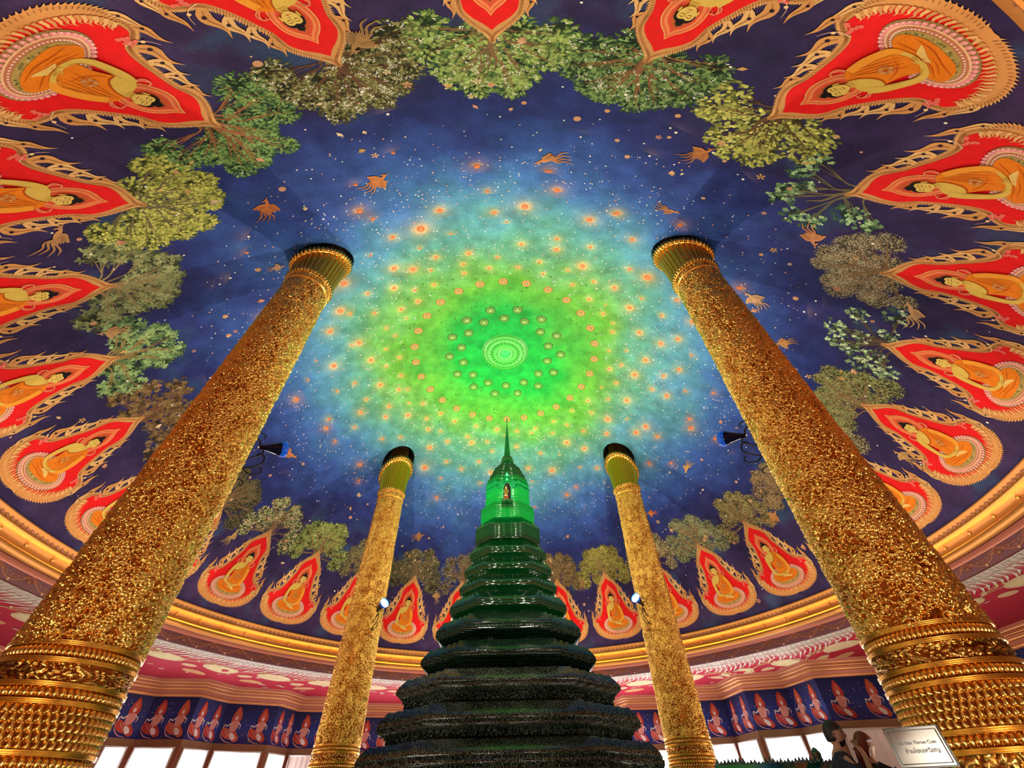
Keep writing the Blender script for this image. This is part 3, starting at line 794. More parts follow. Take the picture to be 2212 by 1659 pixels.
# (phi deg, arc from apex, heading deg, length m, colour, what)
BIRDS = [
 (-110.7, 8.05, 195, 0.62, (206, 128, 72), 'orange-brown phoenix with four trailing plumes below the pale tree at upper left'),
 (-83.0, 8.02, 25, 0.66, (200, 136, 84), 'tan phoenix with long tail under the top centre tree'),
 (-101.0, 11.3, 40, 0.62, (170, 128, 78), 'brown phoenix left of the top centre flame aureole'),
 (-125.5, 9.1, 210, 0.6, (190, 110, 62), 'reddish phoenix perched over the dark green tree at upper left'),
 (-134.5, 11.9, 170, 0.6, (196, 142, 92), 'tan phoenix with ringed tail between the two large left aureoles'),
 (-138.0, 8.0, 120, 0.36, (206, 160, 128), 'pale pink phoenix left of the near left capital'),
 (-65.5, 9.6, 250, 0.55, (184, 118, 66), 'brown phoenix beside the open olive tree'),
 (-59.5, 7.9, 200, 0.5, (176, 118, 84), 'small brown phoenix under the rounded-leaf olive tree'),
 (-46.0, 10.0, 170, 0.6, (200, 132, 84), 'orange phoenix below the sparse tufted tree at upper right'),
 (-33.0, 8.3, 30, 0.62, (208, 164, 120), 'pale long-tailed phoenix right of the near right capital'),
 (-33.4, 11.4, 10, 0.62, (214, 166, 116), 'pale phoenix between the two aureoles at the right edge'),
 (-22.0, 8.9, 120, 0.52, (196, 140, 84), 'tan phoenix on top of the dull olive tree at right'),
 (-8.4, 12.2, 90, 0.42, (206, 158, 100), 'small phoenix standing upright beside the lower right aureole'),
 (164.8, 8.6, 0, 0.6, (206, 130, 76), 'orange phoenix behind the blue lamp of the near left column'),
 (-150.2, 11.0, 260, 0.5, (212, 162, 108), 'pale phoenix with curled tail at left between aureoles'),
 (-176.5, 10.6, 180, 0.5, (200, 156, 104), 'pale phoenix flying left of the near left column shaft'),
 (159.5, 11.6, 80, 0.5, (196, 156, 96), 'upright tan phoenix right of the near left column shaft'),
 (108.2, 11.6, 100, 0.5, (180, 140, 88), 'phoenix diving between the two aureoles nearest left of the tower'),
 (117.0, 9.3, 20, 0.5, (160, 110, 70), 'small brown phoenix over the flowering tree left of the tower'),
 (69.9, 11.2, 90, 0.5, (170, 126, 78), 'tan phoenix between the two aureoles nearest right of the tower'),
 (44.0, 9.2, 160, 0.4, (206, 116, 62), 'small orange phoenix right of the far right column'),
 (18.5, 11.3, 20, 0.5, (200, 136, 76), 'orange phoenix left of the near right column shaft'),
 (26.0, 8.4, 200, 0.5, (214, 160, 92), 'golden phoenix half behind the blue lamp of the near right column'),
]
for i, (pd, s_, hd, ln, colr, what) in enumerate(BIRDS):
    D = bird_decal(i % 3, i, colr)
    a = rad(hd); R2 = np.array([[cos(a), sin(a)], [-sin(a), cos(a)]])
    D.V = [v @ R2 * ln for v in D.V]
    me = D.bake('painted_phoenix', dome_map(s_, 0.0, 0.014, 0.0015))
    o = link('painted_phoenix', me, M_PAINT); o.location = (AX, AY, 0); o.rotation_euler = (0, 0, rad(pd))
    tag(o, 'painted ' + what, 'mural bird', 'phoenixes painted on the dome')
# drifting petals, blossoms and lotus buds: one painted scatter
D = Decal(); rp_ = np.random.default_rng(77)
for _ in range(230):
    s_ = rp_.uniform(8.0, 13.4); pd = rp_.uniform(0, 2 * pi)
    if s_ > 11 and abs(((pd - PHI0 + STEP / 2) % STEP) - STEP / 2) < STEP * 0.33: continue
    r_ = RS * sin(s_ / RS); kind = rp_.integers(0, 4); sz = rp_.uniform(0.045, 0.09); a0 = rp_.uniform(0, 6.28)
    c0 = [(226, 176, 132), (216, 150, 116), (232, 206, 160), (206, 160, 96)][rp_.integers(0, 4)]
    def put(pts, colr, lay):
        pts = np.asarray(pts); ca, sa = cos(a0), sin(a0)
        x = pts[:, 0] * ca - pts[:, 1] * sa; y = pts[:, 0] * sa + pts[:, 1] * ca
        D.fans(np.stack([pd + x * sz / r_, (s_ + y * sz) / RS], -1)[None], colr, lay)
    tt = np.linspace(0, 2 * pi, 10, endpoint=False)
    if kind == 0: put(np.stack([0.8 * np.cos(tt), 0.8 * np.sin(tt)], -1), (200, 150, 110), 0)
    elif kind == 1:
        for j in range(5):
            a = j * 2 * pi / 5; put([(0, 0), (cos(a - .35) * .8, sin(a - .35) * .8), (cos(a), sin(a)), (cos(a + .35) * .8, sin(a + .35) * .8)], c0, 0.2 * j)
    elif kind == 2:
        for j in range(-2, 3):
            a = j * 0.5 + pi / 2; put([(0, -0.5), (cos(a + .3) * .9, sin(a + .3) * .9), (cos(a) * 1.5, sin(a) * 1.5), (cos(a - .3) * .9, sin(a - .3) * .9)], tuple(np.array(c0) * (0.9 + 0.05 * j)), 0.2 * j + 1)
    else: put([(0, -1), (0.55, 0), (0.2, 1.1), (-0.5, 0.2)], c0, 0)
sc_ = link('painted_petals', D.bake('painted_petals', polar_fn), M_PAINT, dome); tag(sc_, kind='stuff')

# ------------------------------------------------------------------ gold cornice, garland band, cove light
def rel(z): return z + ZC
M_COPPER = plain('copper_lacquer', (200, 118, 92), 0.42, 0.3, 0.08, 6)
M_GARNET = plain('garnet_lacquer', (92, 26, 26), 0.55, 0.0, 0.15, 5)
prof = [(10.80, 4.72), (10.70, 4.68), (10.69, 4.64), (10.74, 4.62), (10.75, 4.50), (10.70, 4.48), (10.70, 4.46), (10.78, 4.44), (10.83, 4.34), (10.84, 4.24), (10.78, 4.22), (10.78, 4.20), (10.86, 4.18), (10.90, 4.10), (10.80, 4.03), (10.66, 4.03), (10.65, 4.13), (10.62, 4.13), (10.61, 4.02), (10.72, 4.00)]
o = link('trim_1', lathe('trim_1', [(r, rel(z)) for r, z in prof], 256, True, center=(AX, AY)), M_GOLD_BAND)
tag(o, 'wide gilded ring cornice running round the foot of the dome', 'cornice', kind='structure')
me = lathe('cove_light', [(10.72, rel(4.05)), (10.74, rel(4.07)), (10.77, rel(4.05)), (10.74, rel(4.04)), (10.72, rel(4.05))], 96, False, center=(AX, AY))
M_COVE = plain('cove_lamp', (255, 190, 90), 0.5, emit=(255, 190, 104), estr=28.0)
cv = link('cove_light', me, M_COVE, o)
# moulded drops on the gold band, guilloche beads on its upper strip
mb = MB(); mb2 = MB()
for k in range(84):
    a = 2 * pi * k / 84
    c = Vector((AX + 10.80 * cos(a), AY + 10.80 * sin(a), rel(4.33)))
    tn = Vector((-sin(a), cos(a), 0)); nn = Vector((-cos(a), -sin(a), 0))
    V = [c + Vector((0, 0, 0.06)), c + tn * 0.03, c - Vector((0, 0, 0.05)), c - tn * 0.03, c + nn * 0.04]
    mb.add(V, [[0, 1, 4], [1, 2, 4], [2, 3, 4], [3, 0, 4]])
for k in range(420):
    a = 2 * pi * k / 420
    c = Vector((AX + 10.735 * cos(a), AY + 10.735 * sin(a), rel(4.56)))
    tn = Vector((-sin(a), cos(a), 0)); nn = Vector((-cos(a), -sin(a), 0))
    V = [c + Vector((0, 0, 0.04)) + tn * 0.03, c + tn * 0.05, c - Vector((0, 0, 0.04)) - tn * 0.03, c - tn * 0.05, c + nn * 0.025]
    mb2.add(V, [[0, 1, 4], [1, 2, 4], [2, 3, 4], [3, 0, 4]])
dr = mb.build('drop_ornament', M_GOLD, o); tag(dr, kind='stuff')
dr = mb2.build('bead_ornament', M_COPPER, o); tag(dr, kind='stuff')
t2 = link('trim_2', lathe('trim_2', [(10.72, rel(4.0)), (10.86, rel(3.985)), (10.88, rel(3.97)), (10.93, rel(3.96)), (10.98, rel(3.70)), (11.02, rel(3.68)), (11.06, rel(3.70))], 256, True, center=(AX, AY)), M_GARNET)
tag(t2, 'dark red band with painted gold garlands under the gilded cornice', 'frieze', kind='structure')
t2c = link('lip', lathe('lip', [(10.66, rel(4.02)), (10.80, rel(3.985)), (10.92, rel(3.955)), (10.925, rel(3.94))], 256, True, center=(AX, AY)), M_COPPER, t2)
D = Decal(); NG = 72
gw = 2 * pi * 10.95 / NG
for k in range(NG):
    x0 = k * gw
    for j, (dep, w_) in enumerate(((0.19, 0.020), (0.14, 0.010), (0.09, 0.010))):
        t = np.linspace(0, 1, 15)
        D.stroke(np.stack([x0 + gw * t, 0.235 - dep * np.sin(pi * t)], -1), w_, (160, 96, 66), j * 0.2)
    for dx, yy in ((0, 0.11), (0.5, 0.02)):
        D.stroke(np.array([(x0 + gw * dx, yy + 0.09), (x0 + gw * dx, yy + 0.03)]), 0.008, (170, 110, 80), 1)
        D.fans(np.array([[(x0 + gw * dx, yy + 0.045), (x0 + gw * dx + 0.028, yy), (x0 + gw * dx, yy - 0.02), (x0 + gw * dx - 0.028, yy)]]), (214, 160, 118), 1.5)
    for j in range(-3, 4):
        a = j * 0.42; D.fans(np.array([[(x0, 0.22), (x0 + 0.13 * sin(a - .12), 0.22 - 0.13 * cos(a - .12)), (x0 + 0.17 * sin(a), 0.22 - 0.17 * cos(a)), (x0 + 0.13 * sin(a + .12), 0.22 - 0.13 * cos(a + .12))]]), (138, 78, 54), 2 + 0.1 * abs(j))
    for j in range(5):
        D.disk((x0 + gw * (0.18 + 0.16 * j), 0.18 - 0.05 * sin(pi * (0.18 + 0.16 * j))), 0.011, 0.011, (190, 130, 100), 1.2, 6)
def gar_fn(V, L):
    a = -V[:, 0] / 10.95; r = 10.93 + (0.26 - V[:, 1]) * 0.19 - 0.008 - 0.002 * L
    return np.stack([AX + r * np.cos(a), AY + r * np.sin(a), rel(3.70) + V[:, 1]], -1)
g = link('garland_painting', D.bake('garland_painting', gar_fn), M_PAINT, t2)

# ------------------------------------------------------------------ walls of the ambulatory
WP = [(-14.4, 6.0), (-14.4, 11.0), (-14.4, 15.9), (-12.75, 17.25), (-12.25, 18.0), (-10.8, 18.2), (-10.45, 19.5), (-8.85, 20.3), (-8.6, 21.65), (-7.0, 21.95),
      (-6.6, 23.4), (-3.2, 24.0), (0.0, 24.1), (3.2, 24.0), (5.0, 23.7), (5.25, 22.75), (6.74, 22.8), (7.6, 20.85), (8.7, 20.7), (8.8, 18.95), (10.2, 18.57),
      (10.4, 16.97), (12.42, 16.57), (13.2, 14.9), (14.5, 13.6), (14.5, 6.0), (12.0, 0.5), (8.0, -3.6), (-8.0, -3.6), (-12.0, 0.5)]
NW = len(WP); WPn = [Vector(p) for p in WP]
def offset_poly(d):
    out = []
    for i in range(NW):
        a, b, c = WPn[i - 1], WPn[i], WPn[(i + 1) % NW]
        e1 = (b - a).normalized(); e2 = (c - b).normalized()
        n1 = Vector((e1.y, -e1.x)); n2 = Vector((e2.y, -e2.x))
        m = (n1 + n2); m = m / max(m.length_squared / 2, 0.35) 
        out.append(b + m * d)
    return out
def sweep(name, prof, mat, parent=None):
    """prof [(offset inward, z rel)]; mitred round the wall polygon"""
    P5 = np.zeros((len(prof), NW, 3))
    for i, (o_, z) in enumerate(prof):
        for j, p in enumerate(offset_poly(o_)): P5[i, j] = (p.x, p.y, rel(z))
    return link(name, grid_mesh(name, P5, wrap_u=True, smooth=False), mat, parent)
t3 = sweep('trim_3', [(0.0, 2.95), (0.07, 2.95), (0.07, 2.97)], M_COPPER)
tag(t3, 'stepped copper and gold cornice folding in and out along the outer wall', 'cornice', kind='structure')
COPS = [[(0.05, 3.02), (0.06, 3.03), (0.06, 3.13), (0.07, 3.14)], [(0.11, 3.19), (0.13, 3.20), (0.13, 3.23)], [(0.18, 3.28), (0.20, 3.29), (0.21, 3.31)], [(0.27, 3.35), (0.28, 3.39), (0.32, 3.41), (0.32, 3.46)]]
GOLDS = [[(0.07, 2.97), (0.085, 2.98), (0.085, 2.995), (0.05, 3.00), (0.07, 3.01), (0.07, 3.02), (0.05, 3.02)], [(0.07, 3.14), (0.11, 3.15), (0.11, 3.165), (0.10, 3.17), (0.13, 3.18), (0.13, 3.19), (0.11, 3.19)],
         [(0.13, 3.23), (0.17, 3.24), (0.19, 3.26), (0.19, 3.28), (0.18, 3.28)], [(0.21, 3.31), (0.26, 3.32), (0.28, 3.34), (0.27, 3.35)]]
M_CORNGOLD = gold_mat('cornice_gold', (236, 176, 120), 0.35, False, 0.1)
for c_ in COPS: sweep('copper_moulding', c_, M_COPPER, t3)
for c_ in GOLDS: sweep('gold_moulding', c_, M_CORNGOLD, t3)
M_WALL = paint_mat('wall_paint', 0.6, 0.12, 3, 30, 0.3)
def side_of(i):
    m = (WPn[i] + WPn[(i + 1) % NW]) / 2
    if m.y > 20.5: return 'back'
    if m.y < 1: return 'front'
    return 'left' if m.x < 0 else 'right'
ROWS = [(-1.1, (176, 112, 88)), (1.62, (176, 112, 88)), (1.62, (160, 122, 88)), (1.82, (176, 138, 104)), (1.82, (54, 64, 140)), (2.2, (48, 58, 134)), (2.95, (30, 34, 84)), (3.8, (30, 34, 84))]
walls = {}
def wall_stars(D, L):
    for _ in range(int(L * 26)):
        D.disk((rng.uniform(0.05, L - 0.05), rng.uniform(0.04, 0.98)), *(2 * [rng.uniform(0.006, 0.016)]), [(200, 190, 200), (150, 160, 200), (230, 170, 160)][rng.integers(0, 3)], 0, 6)
def plane_fn(a, b, z0, off=0.006):
    e = (b - a).normalized(); n = Vector((e.y, -e.x))
    def fn(V, L):
        d = off + 0.0015 * L
        return np.stack([a.x + e.x * V[:, 0] + n.x * d, a.y + e.y * V[:, 0] + n.y * d, z0 + V[:, 1]], -1)
    return fn
for sd in ('left', 'back', 'right', 'front'):
    V = []; F = []; C_ = []; Ds = []
    for i in range(NW):
        if side_of(i) != sd: continue
        a, b = WPn[i], WPn[(i + 1) % NW]
        o_ = len(V)
        for z, c in ROWS:
            V += [(a.x, a.y, rel(z)), (b.x, b.y, rel(z))]; C_ += [s2l(c), s2l(c)]
        for r_ in range(len(ROWS) - 1): F.append([o_ + 2 * r_, o_ + 2 * r_ + 1, o_ + 2 * r_ + 3, o_ + 2 * r_ + 2])
    me = np_mesh('wall_' + sd, V, np.concatenate([np.array(f) for f in F]), [4] * len(F), np.array(C_))
    w_ = link('wall_' + sd, me, M_WALL)
    tag(w_, sd + ' outer wall with a dark blue star band above copper coloured piers', 'wall', kind='structure')
    walls[sd] = w_
    D = None
    Vs = []
    for i in range(NW):
        if side_of(i) != sd or sd == 'front': continue
        a, b = WPn[i], WPn[(i + 1) % NW]; D = Decal(); wall_stars(D, (b - a).length)
        st_ = link('painted_wall_stars', D.bake('painted_wall_stars', plane_fn(a, b, rel(1.82))), M_PAINT, w_); tag(st_, kind='stuff')

# windows: bright daylight behind blinds, one or two to a bay
M_GLOW = plain('daylit_blind', (245, 245, 250), 0.6, emit=(236, 242, 255), estr=7.5)
M_BEIGE = plain('beige_blind', (226, 196, 180), 0.7, emit=(226, 190, 176), estr=0.15)
M_FRAME = plain('white_window_frame', (240, 226, 212), 0.4)
M_FOLD = plain('curtain_fold', (214, 222, 236), 0.8)
wn = 0
BEIGE = {9, 8, 21} | {i for i in range(NW) if (WPn[i].y + WPn[(i + 1) % NW].y) / 2 < 17.2}
for i in range(NW):
    a, b = WPn[i], WPn[(i + 1) % NW]; L = (b - a).length; e = (b - a).normalized(); n = Vector((e.y, -e.x))
    if side_of(i) == 'front': continue
    if L < 0.8: continue
    cnt = 1 if L < 2.4 else (2 if L < 4 else 3)
    mg = 0.14; gap = 0.2; wd = (L - 2 * mg - gap * (cnt - 1)) / cnt
    for c in range(cnt):
        wn += 1; x0 = mg + c * (wd + gap); x1 = x0 + wd
        mbf = MB(); cc = a + e * ((x0 + x1) / 2); rz = atan2(e.y, e.x)
        z0, z1 = 0.0, 1.60
        for xx in (x0, x1):
            q = a + e * xx + n * 0.03; mbf.box((q.x, q.y, rel((z0 + z1) / 2)), (0.045, 0.07, z1 - z0), rz)
        for zz in (z0, z1):
            q = cc + n * 0.03; mbf.box((q.x, q.y, rel(zz)), (wd + 0.045, 0.07, 0.045), rz)
        W_ = mbf.build('window_%d' % wn, M_FRAME)
        tag(W_, 'white framed window of the outer wall with a drawn blind', 'window', kind='structure')
        # pleated blind
        npz = 40; P6 = np.zeros((2, npz, 3))
        for j in range(npz):
            q = a + e * (x0 + 0.02 + (wd - 0.04) * j / (npz - 1)) + n * (0.02 + 0.008 * sin(j * 1.1))
            P6[0, j] = (q.x, q.y, rel(z0)); P6[1, j] = (q.x, q.y, rel(z1))
        link('blind', grid_mesh('blind', P6, smooth=True), M_BEIGE if i in BEIGE else M_GLOW, W_)
        if i not in BEIGE:
            mf = MB()
            for xx in (0.25, 0.32, 0.6):
                q = a + e * (x0 + wd * xx) + n * 0.045; mf.box((q.x, q.y, rel(0.8)), (0.012, 0.012, 1.5), rz)
            mf.build('blind_cord', M_FOLD, W_)

# small flying figures painted on the blue band
def flyer(seed, variant):
    D = Decal(); r = np.random.default_rng(seed)
    rd = [(196, 72, 52), (186, 64, 60), (204, 92, 70)][variant % 3]; pk = (226, 150, 136); pale = (240, 214, 206)
    D.poly(catmull([(0.02, 0.80), (0.10, 0.68), (0.14, 0.52), (0.07, 0.40), (-0.06, 0.40), (-0.09, 0.52), (-0.05, 0.68)], 4, True), rd, 0)
    D.poly(catmull([(0.03, 0.72), (0.08, 0.60), (0.06, 0.50), (-0.02, 0.50), (-0.03, 0.60)], 4, True), (214, 110, 80), 1)
    D.disk((0.02, 0.52), 0.035, 0.05, pale, 2, 10)
    D.poly(catmull([(-0.06, 0.44), (0.09, 0.45), (0.12, 0.34), (0.06, 0.22), (-0.05, 0.22), (-0.08, 0.33)], 4, True), pk, 3)
    D.poly(catmull([(-0.20, 0.30), (-0.08, 0.26), (0.06, 0.24), (0.17, 0.12), (0.20, 0.02), (0.12, -0.03), (0.02, 0.03), (-0.08, 0.04), (-0.2, 0.12), (-0.24, 0.22)], 4, True), rd, 2)
    D.poly(catmull([(-0.02, 0.18), (0.08, 0.14), (0.12, 0.05), (0.05, 0.02), (-0.01, 0.10)], 3, True), pale, 4)
    D.stroke(catmull([(-0.06, 0.40), (-0.14, 0.33), (-0.20, 0.36), (-0.22, 0.27)], 5), [0.03, 0.025, 0.015], pale, 5)
    D.stroke(catmull([(0.09, 0.41), (0.16, 0.36), (0.15, 0.27)], 5), [0.03, 0.02, 0.012], pale, 5)
    D.stroke(catmull([(-0.24, 0.22), (-0.20, 0.08), (-0.08, -0.02), (0.08, -0.05)], 5), [0.01, 0.02, 0.006], pk, 5)
    for v in range(3): D.stroke(catmull([(-0.16 + 0.06 * v, 0.24), (-0.06 + 0.06 * v, 0.13), (0.06 + 0.03 * v, 0.04)], 4), 0.006, pale, 6)
    return D
fi = 0; FL = []
for i in range(NW):
    if side_of(i) == 'front': continue
    a, b = WPn[i], WPn[(i + 1) % NW]; L = (b - a).length
    if (a.y + b.y) / 2 < 13.5: continue
    cnt = max(1, int(round(L / 0.85)))
    for c in range(cnt):
        D = flyer(fi, fi); x0 = L * (c + 0.5) / cnt
        D.V = [v * (1.4, 1.22) + (x0, 0.08) for v in D.V]
        o = link('painted_flying_figure', D.bake('painted_flying_figure', plane_fn(a, b, rel(1.82), 0.01)), M_PAINT)
        FL.append((o, a + (b - a) * ((c + 0.5) / cnt))); fi += 1
for n_, (o, p) in enumerate(FL):
    near = 'left of the tower' if p.x < 0 else 'right of the tower'
    idx = [q for q in FL if (q[1].x < 0) == (p.x < 0)]
    idx.sort(key=lambda q: abs(atan2(q[1].x, q[1].y)))
    pos = [q[0] for q in idx].index(o)
    names = ORD + ['fourteenth', 'fifteenth', 'sixteenth', 'seventeenth', 'eighteenth', 'nineteenth', 'twentieth', 'twenty-first', 'twenty-second']
    tag(o, 'small red flying figure painted on the blue wall band, %s %s' % (names[min(pos, len(names) - 1)], near), 'mural figure', 'small flying figures on the blue wall band')

# painted soffit between the dome and the outer wall
cw = offset_poly(0.26)
def poly_dist(poly, cx, cy, ang):
    dx, dy = cos(ang), sin(ang); best = 30.0
    for i in range(len(poly)):
        a, b = poly[i], poly[(i + 1) % len(poly)]; ex, ey = b.x - a.x, b.y - a.y
        det = dx * (-ey) - dy * (-ex)
        if abs(det) < 1e-9: continue
        qx, qy = a.x - cx, a.y - cy
        t = (qx * (-ey) - qy * (-ex)) / det; u = (dx * qy - dy * qx) / det
        if t > 0 and -1e-6 <= u <= 1 + 1e-6: best = min(best, t)
    return best
NS, NR_ = 900, 26
ang = np.linspace(0, 2 * pi, NS, endpoint=False)
ro = np.array([poly_dist(cw, AX, AY, a) for a in ang])
def sof_z(r, ro_): return rel(3.72) - 0.30 * np.clip((r - 11.05) / (ro_ - 11.05), 0, 1.2)
P7 = np.zeros((NR_, NS, 3)); C7 = np.zeros((NR_, NS, 3))
pnn = None
for i in range(NR_):
    f = i / (NR_ - 1); r_ = 11.05 + (ro - 11.05) * f
    P7[i, :, 0] = AX + r_ * np.cos(ang); P7[i, :, 1] = AY + r_ * np.sin(ang); P7[i, :, 2] = sof_z(r_, ro)
    red_ = np.clip((r_ - 11.05) / 0.5 - 0.55 - 0.25 * np.sin(ang * 90) * np.sin(ang * 37), 0, 1)[:, None]
    C7[i] = s2l((222, 206, 190)) * (1 - red_) + s2l((204, 48, 70)) * red_
sof = link('ceiling', grid_mesh('ceiling', P7, wrap_u=True, cols=C7, smooth=False), M_WALL)
sof.name = 'ceiling.001'
tag(sof, 'flat painted soffit round the dome, crimson with cream ovals and a lace border', 'ceiling', kind='structure')
D = Decal(); rs_ = np.random.default_rng(5); CREAM = (238, 206, 160); LACE = (240, 228, 208)
NB = 40
for k in range(NB):
    a0 = 2 * pi * k / NB; 
    def ov(da, r_, rx, ry, colr, lay):
        t = np.linspace(0, 2 * pi, 32, endpoint=False)
        D.fans(np.stack([(a0 + da) + rx * np.cos(t) / r_, r_ + ry * np.sin(t)], -1)[None], colr, lay)
    ov(0.0, 12.25, 0.62, 0.30, CREAM, 1); ov(0.0, 12.25, 0.50, 0.22, (244, 222, 170), 1.5)
    ov(0.04, 13.0, 0.42, 0.16, (236, 170, 120), 1); ov(0.075, 12.55, 0.26, 0.13, (240, 196, 150), 1)
    for _ in range(9): ov(rs_.uniform(-.07, .07), rs_.uniform(11.75, 13.4), rs_.uniform(0.05, .15), rs_.uniform(0.02, 0.06), (240, 200, 170), 0.5)
    # lace tongues along the inner edge
    for j in range(10):
        da = (j - 4.5) / 10 * 2 * pi / NB; l_ = 0.42 + 0.22 * abs(sin(j * 1.7 + k)); w = 0.045 / 11.3
        D.fans(np.array([[(a0 + da - w, 11.4), (a0 + da - w * 1.3 + 0.01, 11.55 + l_ * 0.4), (a0 + da + 0.028, 11.45 + l_), (a0 + da + w * 1.1, 11.55 + l_ * 0.2), (a0 + da + w, 11.4)]]), LACE, 2 + 0.05 * j)
        D.stroke(np.array([(a0 + da, 11.15), (a0 + da + 0.006, 11.3), (a0 + da, 11.42)]), 0.0012, (150, 136, 110), 3)
        for _ in range(3): ov(da + rs_.uniform(-.01, .01), rs_.uniform(11.1, 11.5), 0.05, 0.02, (232, 222, 204), 3)
    for j in range(4):      # scroll creature shapes
        t = np.linspace(0, 1, 12); da = 0.06
        D.stroke(np.stack([a0 + da + (0.02 + 0.012 * j) * np.cos(t * 4 + j), 11.95 + 0.08 * j + 0.1 * np.sin(t * 5 + j)], -1), 0.006, (236, 214, 150), 2.5)
def sof_fn(V, L):
    return np.stack([AX + V[:, 1] * np.cos(V[:, 0]), AY + V[:, 1] * np.sin(V[:, 0]), sof_z(V[:, 1], np.interp(V[:, 0] % (2 * pi), ang, ro, period=2 * pi)) - 0.008 - 0.002 * L], -1)
g = link('soffit_painting', D.bake('soffit_painting', sof_fn), M_PAINT, sof)

# ------------------------------------------------------------------ floor
M_FLOOR = plain('pale_marble_floor', (206, 198, 190), 0.25, 0.0, 0.08, 1.5)
P8 = np.zeros((2, NW, 3))
for j, p in enumerate(WPn): P8[0, j] = (p.x, p.y, 0)
me = np_mesh('floor', P8[0], np.arange(NW)[::-1], [NW])
fl = link('floor', me, M_FLOOR); tag(fl, 'pale polished marble floor of the hall', 'floor', kind='structure')

# ------------------------------------------------------------------ gilded columns
def build_relief(NU, NV, H, circ, seed=3):
    """height map of scrolling foliage, NV rows over H metres, NU columns round the shaft"""
    r = np.random.default_rng(seed)
    Z = np.zeros((NV, NU + 80)); px, pz = NU / circ, NV / H
    def bump(x, z, rad_, h, sx=1.0, sz=1.0, rot=0.0):
        ix, iz = x * px, z * pz; wx = int(rad_ * 2.2 * px * max(sx, sz)) + 1; wz = int(rad_ * 2.2 * pz * max(sx, sz)) + 1
        i0, i1 = max(int(iz) - wz, 0), min(int(iz) + wz + 1, NV)
        if i0 >= i1: return
        jj = np.arange(int(ix) - wx, int(ix) + wx + 1)
        X, Y = np.meshgrid((jj - ix) / px, (np.arange(i0, i1) - iz) / pz)
        xr = X * cos(rot) + Y * sin(rot); yr = -X * sin(rot) + Y * cos(rot)
        d2 = (xr / (rad_ * sx)) ** 2 + (yr / (rad_ * sz)) ** 2
        v = h * np.sqrt(np.clip(1 - d2, 0, 1))
        J = jj % NU
        sub = Z[i0:i1][:, J]; Z[i0:i1, J] = np.maximum(sub, v)
    for k in range(int(circ * H / 0.0011)):
        bump(r.uniform(0, circ), r.uniform(0, H), r.uniform(0.014, 0.032), r.uniform(0.25, 0.62), 1.0, r.uniform(0.3, 0.8), r.uniform(0, pi))
    n = int(circ * H / 0.0125)
    for k in range(n):
        x, z = r.uniform(0, circ), r.uniform(0, H); R = r.uniform(0.045, 0.13); d = r.choice([-1, 1]); a0 = r.uniform(0, 2 * pi); h = r.uniform(0.65, 1.0)
        for t in np.linspace(0, 1, 26):
            a = a0 + d * t * 2 * pi * 1.25; q = R * (1 - 0.82 * t)
            bump(x + q * cos(a), z + q * sin(a) * 1.1, 0.014 * (1.2 - 0.5 * t), h * (0.75 + 0.25 * t))
        bump(x, z, 0.020, h)
        for j in range(5):
            a = a0 + d * j * 0.75; q = R * 1.2
            bump(x + q * cos(a), z + q * sin(a) * 1.1, 0.028, h * 0.85, 1.0, 0.38, a + d * 0.6)
    for k in range(int(n * 0.9)):
        x, z = r.uniform(0, circ), r.uniform(0, H)
        bump(x, z, r.uniform(0.012, 0.03), r.uniform(0.5, 0.95), 1.0, r.uniform(0.35, 1), r.uniform(0, pi))
    return Z[:, :NU]
NU, NV = 760, 1200
Z0, Z1 = 2.30, 9.60
def rad_at(z): return 0.585 - 0.135 * np.clip((z - 1.0) / 8.9, 0, 1)
HM = build_relief(NU, NV, Z1 - Z0, 2 * pi * 0.52)
zz = np.linspace(Z0, Z1, NV); uu = np.linspace(0, 2 * pi, NU, endpoint=False)
Rg = rad_at(zz)[:, None] - 0.028 + 0.056 * HM
Pc = np.stack([Rg * np.cos(uu), Rg * np.sin(uu), np.repeat(zz[:, None], NU, 1)], -1)
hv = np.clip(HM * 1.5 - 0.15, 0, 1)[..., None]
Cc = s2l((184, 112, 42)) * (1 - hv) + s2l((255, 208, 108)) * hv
me_shaft = grid_mesh('shaft', Pc, wrap_u=True, cols=Cc, smooth=True); me_shaft.materials.append(M_GOLD_RELIEF)
